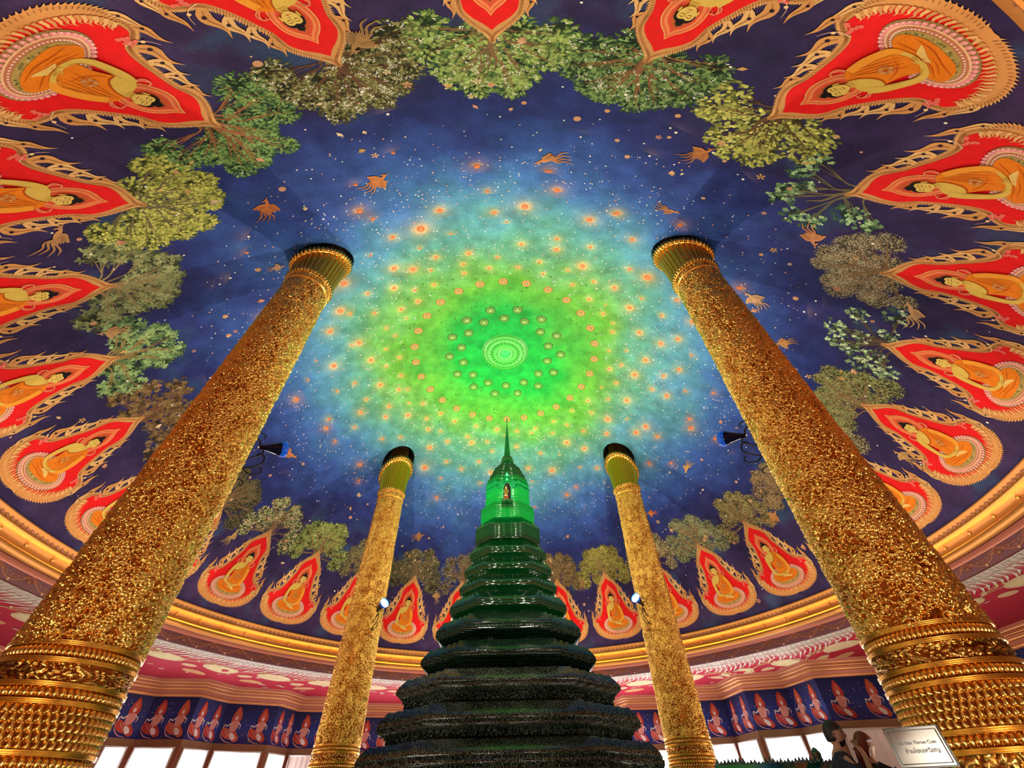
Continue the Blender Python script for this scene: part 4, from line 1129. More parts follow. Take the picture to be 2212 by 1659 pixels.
def band_mesh(name, z0, z1, r, npet, amp, kind, nu=576, nv=18):
    u = np.linspace(0, 2 * pi, nu, endpoint=False); v = np.linspace(0, 1, nv)
    U, V_ = np.meshgrid(u, v)
    f = (U * npet / (2 * pi)) % 1.0 - 0.5
    if kind == 'petal': h = np.clip(1 - (np.abs(f) * (2.1 + 2.2 * np.clip(V_ - 0.45, 0, 1))) ** 2 - (np.abs(V_ - 0.45) * 1.85) ** 2.5, 0, 1) ** 0.5 * (0.72 + 0.38 * np.cos(f * 19) * (1 - 0.4 * V_)) + 0.5 * np.clip(1 - ((np.abs(f) - 0.5) * 7) ** 2 - ((V_ - 0.80) * 7) ** 2, 0, 1)
    elif kind == 'scale':
        nr = 5; rr_ = V_ * nr; row = np.floor(np.clip(rr_, 0, nr - 1e-3)); f2 = (U * npet / (2 * pi) + 0.5 * (row % 2)) % 1.0 - 0.5; g2 = rr_ - row
        h = np.clip(1 - (np.abs(f2) * (1.7 + 1.6 * g2)) ** 2 - (np.abs(g2 - 0.45) * 1.7) ** 3, 0, 1) ** 0.5 * (0.7 + 0.4 * (np.abs(f2) < 0.12))
    elif kind == 'scroll':
        h = np.clip(np.sin(U * npet + 5 * np.sin(V_ * 6 + U * 3)) * np.cos(V_ * 14 + 2.5 * np.sin(U * npet * 0.5)), 0, 1) ** 0.6
    else: h = np.clip(1 - ((f * 2.1) ** 2 + ((V_ - 0.5) * 2.2) ** 2), 0, 1) ** 0.5
    R = r + amp * h
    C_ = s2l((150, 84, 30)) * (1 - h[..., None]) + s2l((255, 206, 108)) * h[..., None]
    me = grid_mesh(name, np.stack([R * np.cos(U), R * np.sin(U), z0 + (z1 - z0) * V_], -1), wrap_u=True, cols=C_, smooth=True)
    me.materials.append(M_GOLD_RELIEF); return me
def ring_mesh(name, z, r, w=0.05, nline=3):
    pr = [(r - 0.03, z)]
    for i in range(nline):
        a = z + w * i / nline; s_ = w / nline
        pr += [(r + 0.004, a + 0.1 * s_), (r + 0.020, a + 0.35 * s_), (r + 0.020, a + 0.65 * s_), (r + 0.002, a + 0.9 * s_)]
    pr.append((r - 0.03, z + w))
    me = lathe(name, pr, 128, True); me.materials.append(M_GOLD); return me
parts = [('shaft', me_shaft)]
ZB = [2.34, 2.20, 2.01, 1.88, 1.53, 1.40, 1.06, 0.93, 0.55]
BK = [('bead', 78), ('scroll', 26), ('bead', 66), ('scale', 60), ('bead', 66), ('scroll', 26), ('bead', 60), ('scale', 54), ('scroll', 24)]
for i, z in enumerate(ZB):
    r_ = float(rad_at(z)) + 0.004 * i
    parts.append(('ring_moulding', ring_mesh('ring_moulding', z - 0.045, r_, 0.045, 3)))
    z2 = ZB[i + 1] if i + 1 < len(ZB) else 0.10
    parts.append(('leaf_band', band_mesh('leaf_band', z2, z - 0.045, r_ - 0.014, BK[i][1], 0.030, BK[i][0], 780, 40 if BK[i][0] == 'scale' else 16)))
parts.append(('plinth', lathe('plinth', [(0.82, 0.0), (0.82, 0.06), (0.76, 0.08), (0.74, 0.10), (0.66, 0.12)], 96, False))); parts[-1][1].materials.append(M_GOLD)
# neck, capital and its crowns of lotus spikes
parts.append(('ring_moulding', ring_mesh('ring_moulding', 9.36, 0.468, 0.05, 3)))
parts.append(('ring_moulding', ring_mesh('ring_moulding', 9.58, 0.465, 0.05, 3)))
u = np.linspace(0, 2 * pi, 30 * 12, endpoint=False); v = np.linspace(0, 1, 16)
U, V_ = np.meshgrid(u, v); fl_ = np.cos(U * 30); base = 0.462 + 0.085 * V_ ** 2.0
R = base + 0.034 * np.clip(fl_ * 1.3 - 0.25, -1, 0.8) - 0.006 * (np.abs(fl_) < 0.25)
me = grid_mesh('fluted_capital', np.stack([R * np.cos(U), R * np.sin(U), 9.62 + (1.00 + 0.70 * R * np.cos(U)) * V_], -1), wrap_u=True, smooth=False); me.materials.append(gold_mat('capital_gold', (224, 170, 66), 0.30, False, 0.1))
parts.append(('fluted_capital', me))
def spikes(name, z, r, n, h, out, w, rows=2, slope=0.0):
    mb = MB()
    for q in range(rows):
        for k in range(n):
            a = 2 * pi * (k + 0.5 * q) / n; d = Vector((cos(a), sin(a), 0)); t = Vector((-sin(a), cos(a), 0))
            b = d * (r - 0.02 + 0.018 * q) + Vector((0, 0, z - 0.035 * q + slope * r * cos(a))); hh = h * (1 - 0.2 * q)
            V = [b - t * w, b + t * w, b + d * (out * 0.5 + 0.03) + Vector((0, 0, hh * 0.35)), b + d * out * 0.2 - d * 0.02 + Vector((0, 0, hh * 0.4)),
                 b + t * w * 0.9 + d * out * 0.4 + Vector((0, 0, hh * 0.45)), b - t * w * 0.9 + d * out * 0.4 + Vector((0, 0, hh * 0.45)), b + d * out + Vector((0, 0, hh))]
            mb.add(V, [[0, 1, 2], [1, 4, 2], [0, 2, 5], [2, 4, 6], [5, 2, 6], [4, 3, 6], [3, 5, 6], [0, 5, 3], [1, 3, 4], [0, 3, 1]])
    V = np.array(mb.V); me = np_mesh(name, V, np.concatenate([np.array(f) for f in mb.F]), [3] * len(mb.F)); me.materials.append(M_GOLD); return me
parts.append(('lotus_crown', spikes('lotus_crown', 9.63, 0.485, 44, 0.13, 0.045, 0.030)))
parts.append(('lotus_crown', spikes('lotus_crown', 10.58, 0.590, 44, 0.20, 0.05, 0.028, 2, 0.70)))
me = lathe('capital_rim', [(0.50, 10.56), (0.57, 10.56), (0.575, 10.59), (0.55, 10.62), (0.50, 10.61), (0.34, 10.64), (0.34, 11.9)], 64, True)
for v_ in me.vertices: v_.co.z += 0.70 * v_.co.x
me.materials.append(M_GOLD); parts.append(('capital_rim', me))
COLDESC = {'NL': 'near left gilded column, huge and leaning in from the lower left corner', 'NR': 'near right gilded column, huge and leaning in from the lower right corner',
           'FL': 'far left gilded column, slimmer, just left of the green tower', 'FR': 'far right gilded column, slimmer, just right of the green tower'}
for k, (cx, cy) in COLS.items():
    root = empty('carved_column', (cx, cy, 0), atan2(AY - cy, AX - cx))
    tag(root, COLDESC[k], 'column', 'gilded carved columns round the tower')
    cap = None
    for nm, me in parts:
        if nm == 'fluted_capital': cap = link(nm, me, None, root)
        else: link(nm, me, None, cap if (cap and nm in ('lotus_crown', 'capital_rim')) else root)

# ------------------------------------------------------------------ horn lamps on scrolled iron brackets
M_HORN = plain('dark_blue_glass', (8, 10, 40), 0.08, 0.4)
M_BLUERIM = plain('bright_blue_glass', (14, 80, 200), 0.1, 0.0, emit=(20, 110, 240), estr=0.12)
M_BULB = plain('lamp_bulb', (255, 240, 210), 0.5, emit=(255, 214, 150), estr=45.0)
def horn_parts():
    P_ = []
    pr = [(0.02, 0.0), (0.035, 0.02), (0.05, 0.10), (0.085, 0.22), (0.12, 0.32), (0.125, 0.36), (0.115, 0.36), (0.11, 0.32), (0.075, 0.22), (0.04, 0.10)]
    def xl(pr, nm, mat):
        me = lathe(nm, pr, 32, True); co = np.zeros(len(me.vertices) * 3); me.vertices.foreach_get('co', co); co = co.reshape(-1, 3)
        R_ = Matrix.Rotation(rad(68), 3, 'Y'); co = co @ np.array(R_).T + (0.62, 0, -0.02); me.vertices.foreach_set('co', co.ravel().astype(np.float32)); me.materials.append(mat); return me
    P_.append(('horn_shade', xl(pr, 'horn_shade', M_HORN)))
    P_.append(('glass_rim', xl([(0.124, 0.33), (0.135, 0.37), (0.150, 0.42), (0.145, 0.42), (0.125, 0.37), (0.118, 0.34)], 'glass_rim', M_BLUERIM)))
    P_.append(('bulb', xl([(0.0, 0.36), (0.08, 0.365), (0.125, 0.39), (0.08, 0.425), (0.0, 0.44)], 'bulb', M_BULB)))
    mb = MB()
    def sp(pts, r): mb.tube([Vector((x - 0.02, 0, z)) for x, z in catmull(pts, 8)], r, 6)
    sp([(0.42, -0.55), (0.5, -0.35), (0.66, -0.2), (0.74, -0.1), (0.70, 0.0), (0.66, 0.0)], 0.012)
    sp([(0.42, -0.75), (0.52, -0.52), (0.70, -0.38), (0.80, -0.26), (0.78, -0.14), (0.70, -0.12), (0.67, -0.19)], 0.012)
    sp([(0.42, 0.12), (0.52, 0.14), (0.62, 0.08), (0.66, -0.02)], 0.012)
    sp([(0.50, 0.14), (0.58, 0.24), (0.66, 0.23), (0.66, 0.16)], 0.010)
    sp([(0.55, -0.45), (0.68, -0.52), (0.82, -0.46), (0.84, -0.38), (0.79, -0.36)], 0.010)
    sp([(0.42, -0.9), (0.50, -0.72), (0.62, -0.66), (0.68, -0.7), (0.66, -0.76)], 0.009)
    me = np_mesh('scroll_bracket', np.array(mb.V), np.concatenate([np.array(f) for f in mb.F]), [len(f) for f in mb.F], None, True); me.materials.append(M_IRON)
    P_.append(('scroll_bracket', me)); return P_
HP = horn_parts()
for k, (cx, cy) in COLS.items():
    a = atan2(AY - cy, AX - cx); root = empty('bracket_lamp', (cx, cy, LAMP_Z), a)
    tag(root, {'NL': 'dark horn lamp with blue glass rim on the near left column', 'NR': 'dark horn lamp with blue glass rim on the near right column',
               'FL': 'lit lamp glaring white on the inner side of the far left column', 'FR': 'lit lamp glaring white on the inner side of the far right column'}[k], 'lamp', 'bracket lamps on the gilded columns')
    hs = link(HP[0][0], HP[0][1], None, root)
    for nm, me in HP[1:]: link(nm, me, None, root if nm == 'scroll_bracket' else hs)

# ------------------------------------------------------------------ the green glass tower
def glass_mat(name, trans, dark, fleck):
    m, nt, b = new_mat(name)
    b.inputs['Base Color'].default_value = tuple(s2l(dark)) + (1,); b.inputs['Roughness'].default_value = 0.10
    b.inputs['IOR'].default_value = 1.5 if fleck else 1.95
    tc = nt.nodes.new('ShaderNodeTexCoord')
    if fleck:
        mp = nt.nodes.new('ShaderNodeMapping'); mp.inputs['Scale'].default_value = (1, 1, 0.33)
        nt.links.new(tc.outputs['Object'], mp.inputs['Vector'])
        wv = nt.nodes.new('ShaderNodeTexNoise'); wv.inputs['Scale'].default_value = 120; wv.inputs['Detail'].default_value = 1; wv.inputs['Distortion'].default_value = 0.4
        nt.links.new(mp.outputs['Vector'], wv.inputs['Vector'])
        big = nt.nodes.new('ShaderNodeTexNoise'); big.inputs['Scale'].default_value = 1.3
        nt.links.new(tc.outputs['Object'], big.inputs['Vector'])
        ad = nt.nodes.new('ShaderNodeMath'); ad.operation = 'MULTIPLY_ADD'; ad.inputs[1].default_value = 0.18
        nt.links.new(big.outputs['Fac'], ad.inputs[0]); nt.links.new(wv.outputs['Fac'], ad.inputs[2])
        rp = nt.nodes.new('ShaderNodeValToRGB'); rp.color_ramp.elements[0].position = 0.635; rp.color_ramp.elements[1].position = 0.71
        nt.links.new(ad.outputs[0], rp.inputs['Fac'])
        rp.color_ramp.elements[0].color = tuple(s2l(dark)) + (1,); rp.color_ramp.elements[1].color = tuple(s2l(fleck)) + (1,)
        nt.links.new(rp.outputs['Color'], b.inputs['Base Color'])
        bp = nt.nodes.new('ShaderNodeBump'); bp.inputs['Strength'].default_value = 0.35; bp.inputs['Distance'].default_value = 0.006
        nt.links.new(wv.outputs['Fac'], bp.inputs['Height']); nt.links.new(bp.outputs['Normal'], b.inputs['Normal'])
    if trans:
        tr = nt.nodes.new('ShaderNodeBsdfTranslucent'); tr.inputs['Color'].default_value = (0.0, 0.75, 0.22, 1)
        mx = nt.nodes.new('ShaderNodeMixShader'); mx.inputs[0].default_value = trans
        out = nt.nodes['Material Output']
        nt.links.new(b.outputs[0], mx.inputs[1]); nt.links.new(tr.outputs[0], mx.inputs[2]); nt.links.new(mx.outputs[0], out.inputs['Surface'])
    return m
M_G_LOW = glass_mat('stacked_green_glass', 0.0, (1, 9, 5), (118, 130, 110)); M_G_LO2 = glass_mat('stacked_green_glass', 0.0, (2, 16, 8), (40, 66, 48))
M_G_MID = glass_mat('dark_green_glass', 0.08, (2, 30, 13), None)
M_G_TOP = glass_mat('lit_green_glass', 0.36, (4, 70, 28), None)
PLAN = [(0.58, 1.0), (0.58, 0.91), (0.66, 0.91), (0.66, 0.83), (0.74, 0.83), (0.74, 0.74), (0.83, 0.74), (0.83, 0.66), (0.91, 0.66), (0.91, 0.58), (1.0, 0.58)]
PL = []
for q in range(4):
    for (x, y) in PLAN:
        for _ in range(q): x, y = y, -x
        PL.append((x, y))
PL = np.array(PL)
def tower_tier(name, prof, mat, parent, step=0.032, groove=0.006):
    prof = [(X / (1 + 0.066 * X), z * (1 - 0.058 * X / (1 + 0.058 * X)) if z > 0 else z) for X, z in prof]
    pts = []
    for (w0, z0), (w1, z1) in zip(prof[:-1], prof[1:]):
        n = max(1, int(abs(z1 - z0) / step)); gv = groove
        if w1 - w0 > 0.5 * abs(z1 - z0) and z0 < 5.2: n = 1; gv = 0
        for i in range(n):
            f0, f1 = i / n, (i + 0.72) / n
            wa = w0 + (w1 - w0) * f0; wb = w0 + (w1 - w0) * f1
            za = z0 + (z1 - z0) * f0; zb = z0 + (z1 - z0) * f1
            pts += [(wa, za), (wb, zb)]
            if gv: pts += [(wb - groove, zb), (wb - groove, z0 + (z1 - z0) * (i + 1) / n)]
    pts.append(prof[-1])
    P_ = np.zeros((len(pts), len(PL), 3))
    for i, (w, z) in enumerate(pts):
        P_[i, :, 0] = PL[:, 0] * w; P_[i, :, 1] = PL[:, 1] * w; P_[i, :, 2] = rel(z)
    me = grid_mesh(name, P_, wrap_u=True, smooth=False)
    return link(name, me, mat, parent)
tower = empty('green_glass_stupa', (AX + 0.04, AY, 0), -0.02)
tag(tower, 'tall tapering green glass stupa with stepped redented tiers and a thin spire', 'stupa')
TP = [
 ([(0.66, 5.16), (0.66, 5.50), (0.69, 5.53), (0.69, 5.50), (0.58, 5.60)][::-1] and [(0.58, 5.62), (0.69, 5.53), (0.69, 5.20), (0.60, 5.12)], M_G_TOP),
 ([(0.60, 5.12), (0.68, 5.10), (0.81, 4.96), (0.80, 4.62), (0.70, 4.55)], M_G_MID),
 ([(0.70, 4.55), (0.79, 4.50), (0.92, 4.36), (0.93, 4.26), (0.82, 4.16), (0.83, 4.10)], M_G_MID),
 ([(0.83, 4.10), (0.91, 4.08), (1.03, 3.95), (1.04, 3.88), (0.91, 3.77), (0.92, 3.70)], M_G_MID),
 ([(0.92, 3.70), (1.01, 3.685), (1.12, 3.56), (1.13, 3.50), (1.0, 3.40), (1.02, 3.34)], M_G_MID),
 ([(1.02, 3.34), (1.16, 3.32), (1.30, 3.16), (1.31, 3.06), (1.16, 2.94), (1.18, 2.88)], M_G_MID),
 ([(1.18, 2.88), (1.40, 2.86), (1.56, 2.69), (1.57, 2.58), (1.38, 2.42), (1.40, 2.36)], M_G_LO2),
 ([(1.40, 2.36), (1.64, 2.35), (1.81, 2.18), (1.83, 2.10), (1.64, 1.94), (1.66, 1.86)], M_G_LO2),
 ([(1.66, 1.86), (2.04, 1.85), (2.23, 1.69), (2.26, 1.62), (2.04, 1.46), (2.06, 1.34)], M_G_LOW),
 ([(2.06, 1.34), (2.34, 1.33), (2.50, 1.16), (2.54, 1.05), (2.30, 0.93), (2.32, 0.84)], M_G_LOW),
 ([(2.32, 0.84), (2.62, 0.83), (2.78, 0.69), (2.84, 0.58), (2.82, 0.46), (2.70, 0.36), (2.72, 0.26)], M_G_LOW),
 ([(2.72, 0.26), (3.10, 0.20), (3.30, 0.08), (3.32, -0.10), (3.15, -0.2), (3.2, -0.45), (3.6, -0.5), (3.6, -1.1)], M_G_LOW),
]
for pr, mt in TP: tower_tier('tier', pr, mt, tower, 0.07 if mt is M_G_LOW else 0.04, groove=0.010 if mt is M_G_LOW else 0.006)
chamber = tower_tier('shrine_chamber', [(0.50, 6.44), (0.545, 6.40), (0.56, 6.30), (0.53, 6.26), (0.57, 6.20), (0.555, 6.10), (0.57, 6.06), (0.575, 5.80), (0.59, 5.78), (0.59, 5.70), (0.58, 5.62)], M_G_TOP, tower, 0.05, 0.006)
tower_tier('bell', [(0.20, 6.92), (0.25, 6.91), (0.28, 6.84), (0.34, 6.82), (0.37, 6.72), (0.40, 6.70), (0.43, 6.60), (0.47, 6.57), (0.50, 6.44)], M_G_MID, tower, 0.05, 0.008)
o = link('neck', lathe('neck', [(0.0, rel(7.15)), (0.15, rel(7.14)), (0.165, rel(7.1)), (0.155, rel(7.06)), (0.18, rel(7.03)), (0.17, rel(6.99)), (0.195, rel(6.96)), (0.20, rel(6.90))], 32, True), M_G_MID, tower)
sp_ = [(0.0, 8.66), (0.012, 8.63), (0.018, 8.58), (0.008, 8.5), (0.016, 8.3)]
for i in range(14):
    z = 8.25 - i * 0.08; w = 0.02 + i * 0.0055; sp_ += [(w + 0.006, z), (w + 0.006, z - 0.03), (w, z - 0.04), (w, z - 0.075)]
sp_ += [(0.11, 7.15)]
link('spire', lathe('spire', [(r, rel(z)) for r, z in sp_], 20, True), M_G_TOP, tower)
# arched niche on the front face with a nested leaf-shaped gable
M_RIMG = plain('pale_green_glass_edge', (20, 150, 80), 0.15)
def slab(name, outline, y0, y1, mat, parent):
    """outline (x,z) extruded between y0 and y1 in front of the tower"""
    n = len(outline); V = [(x, y0, rel(z)) for x, z in outline] + [(x, y1, rel(z)) for x, z in outline]
    vs = [Vector((x, z)) for x, z in outline]
    r = geometry.delaunay_2d_cdt(vs, [], [list(range(n))], 1, 1e-6)
    F = [list(f) for f in r[2]] if len(r[0]) == n else [list(range(n))]
    F2 = [f[::-1] for f in F]; F = [[i for i in f] for f in F2] + [[i + n for i in f[::-1]] for f in F2] + [[i, (i + 1) % n, (i + 1) % n + n, i + n] for i in range(n)]
    me = np_mesh(name, V, np.concatenate([np.array(f) for f in F]), [len(f) for f in F]); return link(name, me, mat, parent)
def arch(w, z0, z1, z2):
    h = catmull([(w, z0), (w, z1)], 2).tolist() + catmull([(w, z1), (w * 0.72, z1 + (z2 - z1) * 0.35), (w * 0.62, z1 + (z2 - z1) * 0.7), (0.0, z2)], 6).tolist()
    h = [(x, z) for x, z in h]; return h + [(-x, z) for x, z in h[::-1][1:]]
gab = lambda w, z0, z1: (lambda h: [(x, z) for x, z in h] + [(-x, z) for x, z in h[::-1][1:]])(catmull([(w, z0), (w * 1.02, z0 + (z1 - z0) * 0.25), (w * 0.75, z0 + (z1 - z0) * 0.5), (w * 0.25, z0 + (z1 - z0) * 0.68), (0.0, z1)], 6).tolist())
slab('gable', gab(0.21, 5.80, 6.24), -0.64, -0.55, M_RIMG, chamber)
slab('gable', gab(0.16, 5.76, 6.05), -0.68, -0.62, M_RIMG, chamber)
M_TIP = plain('clear_green_glass', (70, 220, 140), 0.15)
slab('gable_tip', [(0.035, 5.96), (0.0, 6.06), (-0.035, 5.96)], -0.70, -0.67, M_TIP, chamber)
slab('gable_tip', [(0.045, 6.13), (0.0, 6.25), (-0.045, 6.13)], -0.66, -0.63, M_TIP, chamber)
slab('niche_frame', arch(0.112, 5.33, 5.76, 5.90), -0.690, -0.60, M_TIP, chamber)
slab('niche_shade', arch(0.098, 5.345, 5.75, 5.885), -0.700, -0.690, M_RECESS_SHADE, chamber)  # flat dark panel coloured as the niche's shaded depth
slab('niche_step', [(0.14, 5.29), (0.14, 5.33), (-0.14, 5.33), (-0.14, 5.29)], -0.86, -0.55, M_G_TOP, chamber)
# rows of small glass leaves at the chamber cornice
for j, (z, w) in enumerate(((6.02, 0.548), (5.86, 0.562), (6.16, 0.50))):
    pts = []
    for i in range(len(PL)):
        a, b = PL[i], PL[(i + 1) % len(PL)]; n = max(2, int(np.hypot(*(b - a)) * w / 0.035))
        n += n % 2
        pts += [a + (b - a) * q / n for q in range(n)]
    pts = np.array(pts); n = len(pts); zg = np.where(np.arange(n) % 2 == 0, 0.0, 0.055)
    P_ = np.zeros((3, n, 3))
    P_[0, :, :2] = pts * w; P_[0, :, 2] = rel(z) - 0.03; P_[1, :, :2] = pts * w * 1.035; P_[1, :, 2] = rel(z) + zg; P_[2, :, :2] = pts * w; P_[2, :, 2] = rel(z)
    link('leaf_cresting', grid_mesh('leaf_cresting', P_, wrap_u=True, smooth=False), M_RIMG, chamber)
# golden standing statuette in the niche
M_STAT = gold_mat('statuette_gold', (255, 214, 110), 0.25, False, 0.0)
st_root = empty('golden_statuette', (AX + 0.0, AY - 0.78, rel(5.33)), 0); tag(st_root, 'small golden statuette standing in the arched niche of the green tower', 'statuette')
link('body', lathe('body', [(0.0, 0.46), (0.006, 0.42), (0.012, 0.40), (0.022, 0.385), (0.028, 0.36), (0.024, 0.335), (0.014, 0.325), (0.03, 0.315), (0.05, 0.30), (0.045, 0.26), (0.036, 0.22), (0.045, 0.16), (0.055, 0.10), (0.0, 0.10)], 20, True), M_STAT, st_root)
link('pedestal', lathe('pedestal', [(0.0, 0.105), (0.06, 0.10), (0.065, 0.085), (0.05, 0.07), (0.07, 0.04), (0.08, 0.0), (0.0, 0.0)], 20, True), plain('bronze_red', (150, 84, 44), 0.4, 0.7), st_root)
mb = MB()
for sx in (1, -1): mb.tube([(sx * 0.044, 0, 0.30), (sx * 0.062, -0.005, 0.24), (sx * 0.05, -0.03, 0.20), (sx * 0.02, -0.045, 0.21)], [0.014, 0.012, 0.010, 0.008], 8)
mb.build('arms', M_STAT, st_root, True)
# green light inside the chamber and the upper tiers
for zz_, ww_ in ((5.10, 0.52), (4.56, 0.62)):  # unseen plates added to keep the chamber light out of lower tiers
    V = np.array([(x * ww_, y * ww_, rel(zz_)) for x, y in PL]); link('light_baffle', np_mesh('light_baffle', V, np.arange(len(V)), [len(V)]), M_G_LOW, tower)
lamp('POINT', 'chamber_light', (AX, AY, rel(5.75)), 24, (0.10, 1.0, 0.35), 0.15)
lamp('POINT', 'tier_light', (AX, AY, rel(4.8)), 14, (0.10, 1.0, 0.35), 0.2)
lamp('POINT', 'tier_light', (AX, AY, rel(4.1)), 10, (0.05, 1.0, 0.25), 0.3)

# low glass railing with a jagged leaf cresting, right of the tower
rl = empty('glass_railing', (3.9, 7.4, 0), 0); tag(rl, 'low dark blue-green glass railing with jagged leaf cresting at the bottom right of the tower', 'railing')
M_RAIL = glass_mat('blue_green_glass', 0.2, (6, 34, 50), None)
mb = MB(); mb.box((-0.38, 0, 0.735), (1.6, 0.06, 1.47)); mb.build('panel', M_RAIL, rl)
mb = MB(); rr_ = np.random.default_rng(9)
for k in range(31):
    x = -1.14 + k * 0.05; h = rr_.uniform(0.03, 0.075)
    mb.add([(x - 0.03, -0.03, 1.46), (x + 0.03, -0.03, 1.46), (x + 0.03, 0.03, 1.46), (x - 0.03, 0.03, 1.46), (x + 0.01, 0, 1.47 + h)], [[3, 2, 1, 0], [0, 1, 4], [1, 2, 4], [2, 3, 4], [3, 0, 4]])
mb.build('cresting', M_RAIL, rl)
me = lathe('finial', [(0.0, 1.63), (0.03, 1.61), (0.06, 1.56), (0.05, 1.51), (0.07, 1.47), (0.0, 1.46)], 16, True); f_ = link('finial', me, M_RAIL, rl); f_.location = (0.22, 0, 0)

# ------------------------------------------------------------------ the framed notice in front of the near right column
M_PAPER = plain('notice_paper', (236, 232, 222), 0.8); M_INK = plain('grey_ink', (120, 124, 124), 0.6); M_STEEL = plain('brushed_steel', (150, 150, 150), 0.3, 1.0)
azs = rad(36.9); ds = 4.9
sg = empty('notice_board', (ds * sin(azs), ds * cos(azs), 0), -azs + 0.02); tag(sg, 'small white framed notice on a steel stand in front of the near right column', 'sign')
zc = rel(0.268); W2, H2 = 0.165, 0.108
mb = MB(); mb.box((0, 0.006, zc), (W2 * 2, 0.012, H2 * 2)); pn = mb.build('panel', M_PAPER, sg)
mb = MB()
for q, th_ in ((0.0, 0.005), (0.018, 0.0022)):
    w_, h_ = W2 - q, H2 - q
    for sx in (1, -1): mb.box((sx * w_, -0.002, zc), (th_, 0.008, h_ * 2)); mb.box((0, -0.002, zc + sx * h_), (w_ * 2, 0.008, th_))
fr = mb.build('frame', M_INK, pn)
mb = MB(); mb.tube([(0, 0.03, 0.03), (0, 0.03, zc - 0.02)], 0.012, 12); mb.box((0, 0.03, 0.015), (0.3, 0.3, 0.03)); mb.build('stand', M_STEEL, sg)
def text_obj(body, size, x, z):
    c = bpy.data.curves.new('text', 'FONT'); c.body = body; c.size = size; c.align_x = 'CENTER'; c.align_y = 'CENTER'; c.extrude = 0.0004
    t = bpy.data.objects.new('text', c); COL.objects.link(t)
    bpy.context.view_layer.update()
    me = bpy.data.meshes.new_from_object(t.evaluated_get(bpy.context.evaluated_depsgraph_get()))
    bpy.data.objects.remove(t)
    o = link('lettering', me, M_INK, pn); me.materials.clear(); me.materials.append(M_INK)
    o.location = (x, -0.003, z); o.rotation_euler = (rad(90), 0, 0); return o
text_obj('Do Not Throw Coin', 0.027, 0, zc + 0.022); text_obj('ห้ามโยนเหรียญ', 0.034, 0.01, zc - 0.022)

# ------------------------------------------------------------------ people
def skin_mesh(name, verts, edges, radii, root, mat, parent, sub=2):
    me = bpy.data.meshes.new(name); me.from_pydata([tuple(v) for v in verts], edges, []); me.update()
    o = link(name, me, mat, parent)
    md = o.modifiers.new('skin', 'SKIN'); md.use_smooth_shade = True
    sv = me.skin_vertices[0].data
    for i, r in enumerate(radii):
        sv[i].radius = (r, r) if not hasattr(r, '__len__') else r
    sv[root].use_root = True
    m2 = o.modifiers.new('sub', 'SUBSURF'); m2.levels = sub; m2.render_levels = sub
    return o
M_SKIN = plain('skin', (206, 156, 130), 0.5); M_HAIR = plain('black_hair', (26, 20, 20), 0.55); M_AUB = plain('auburn_hair', (120, 48, 28), 0.5)
M_EYE = plain('eye_dark', (40, 28, 24), 0.2)
M_SHIRT = plain('dark_navy_cloth', (34, 42, 62), 0.8, 0, 0.1, 12); M_BLACK = plain('black_cloth', (20, 24, 30), 0.8, 0, 0.1, 12); M_TROU = plain('dark_trousers', (30, 30, 36), 0.8)
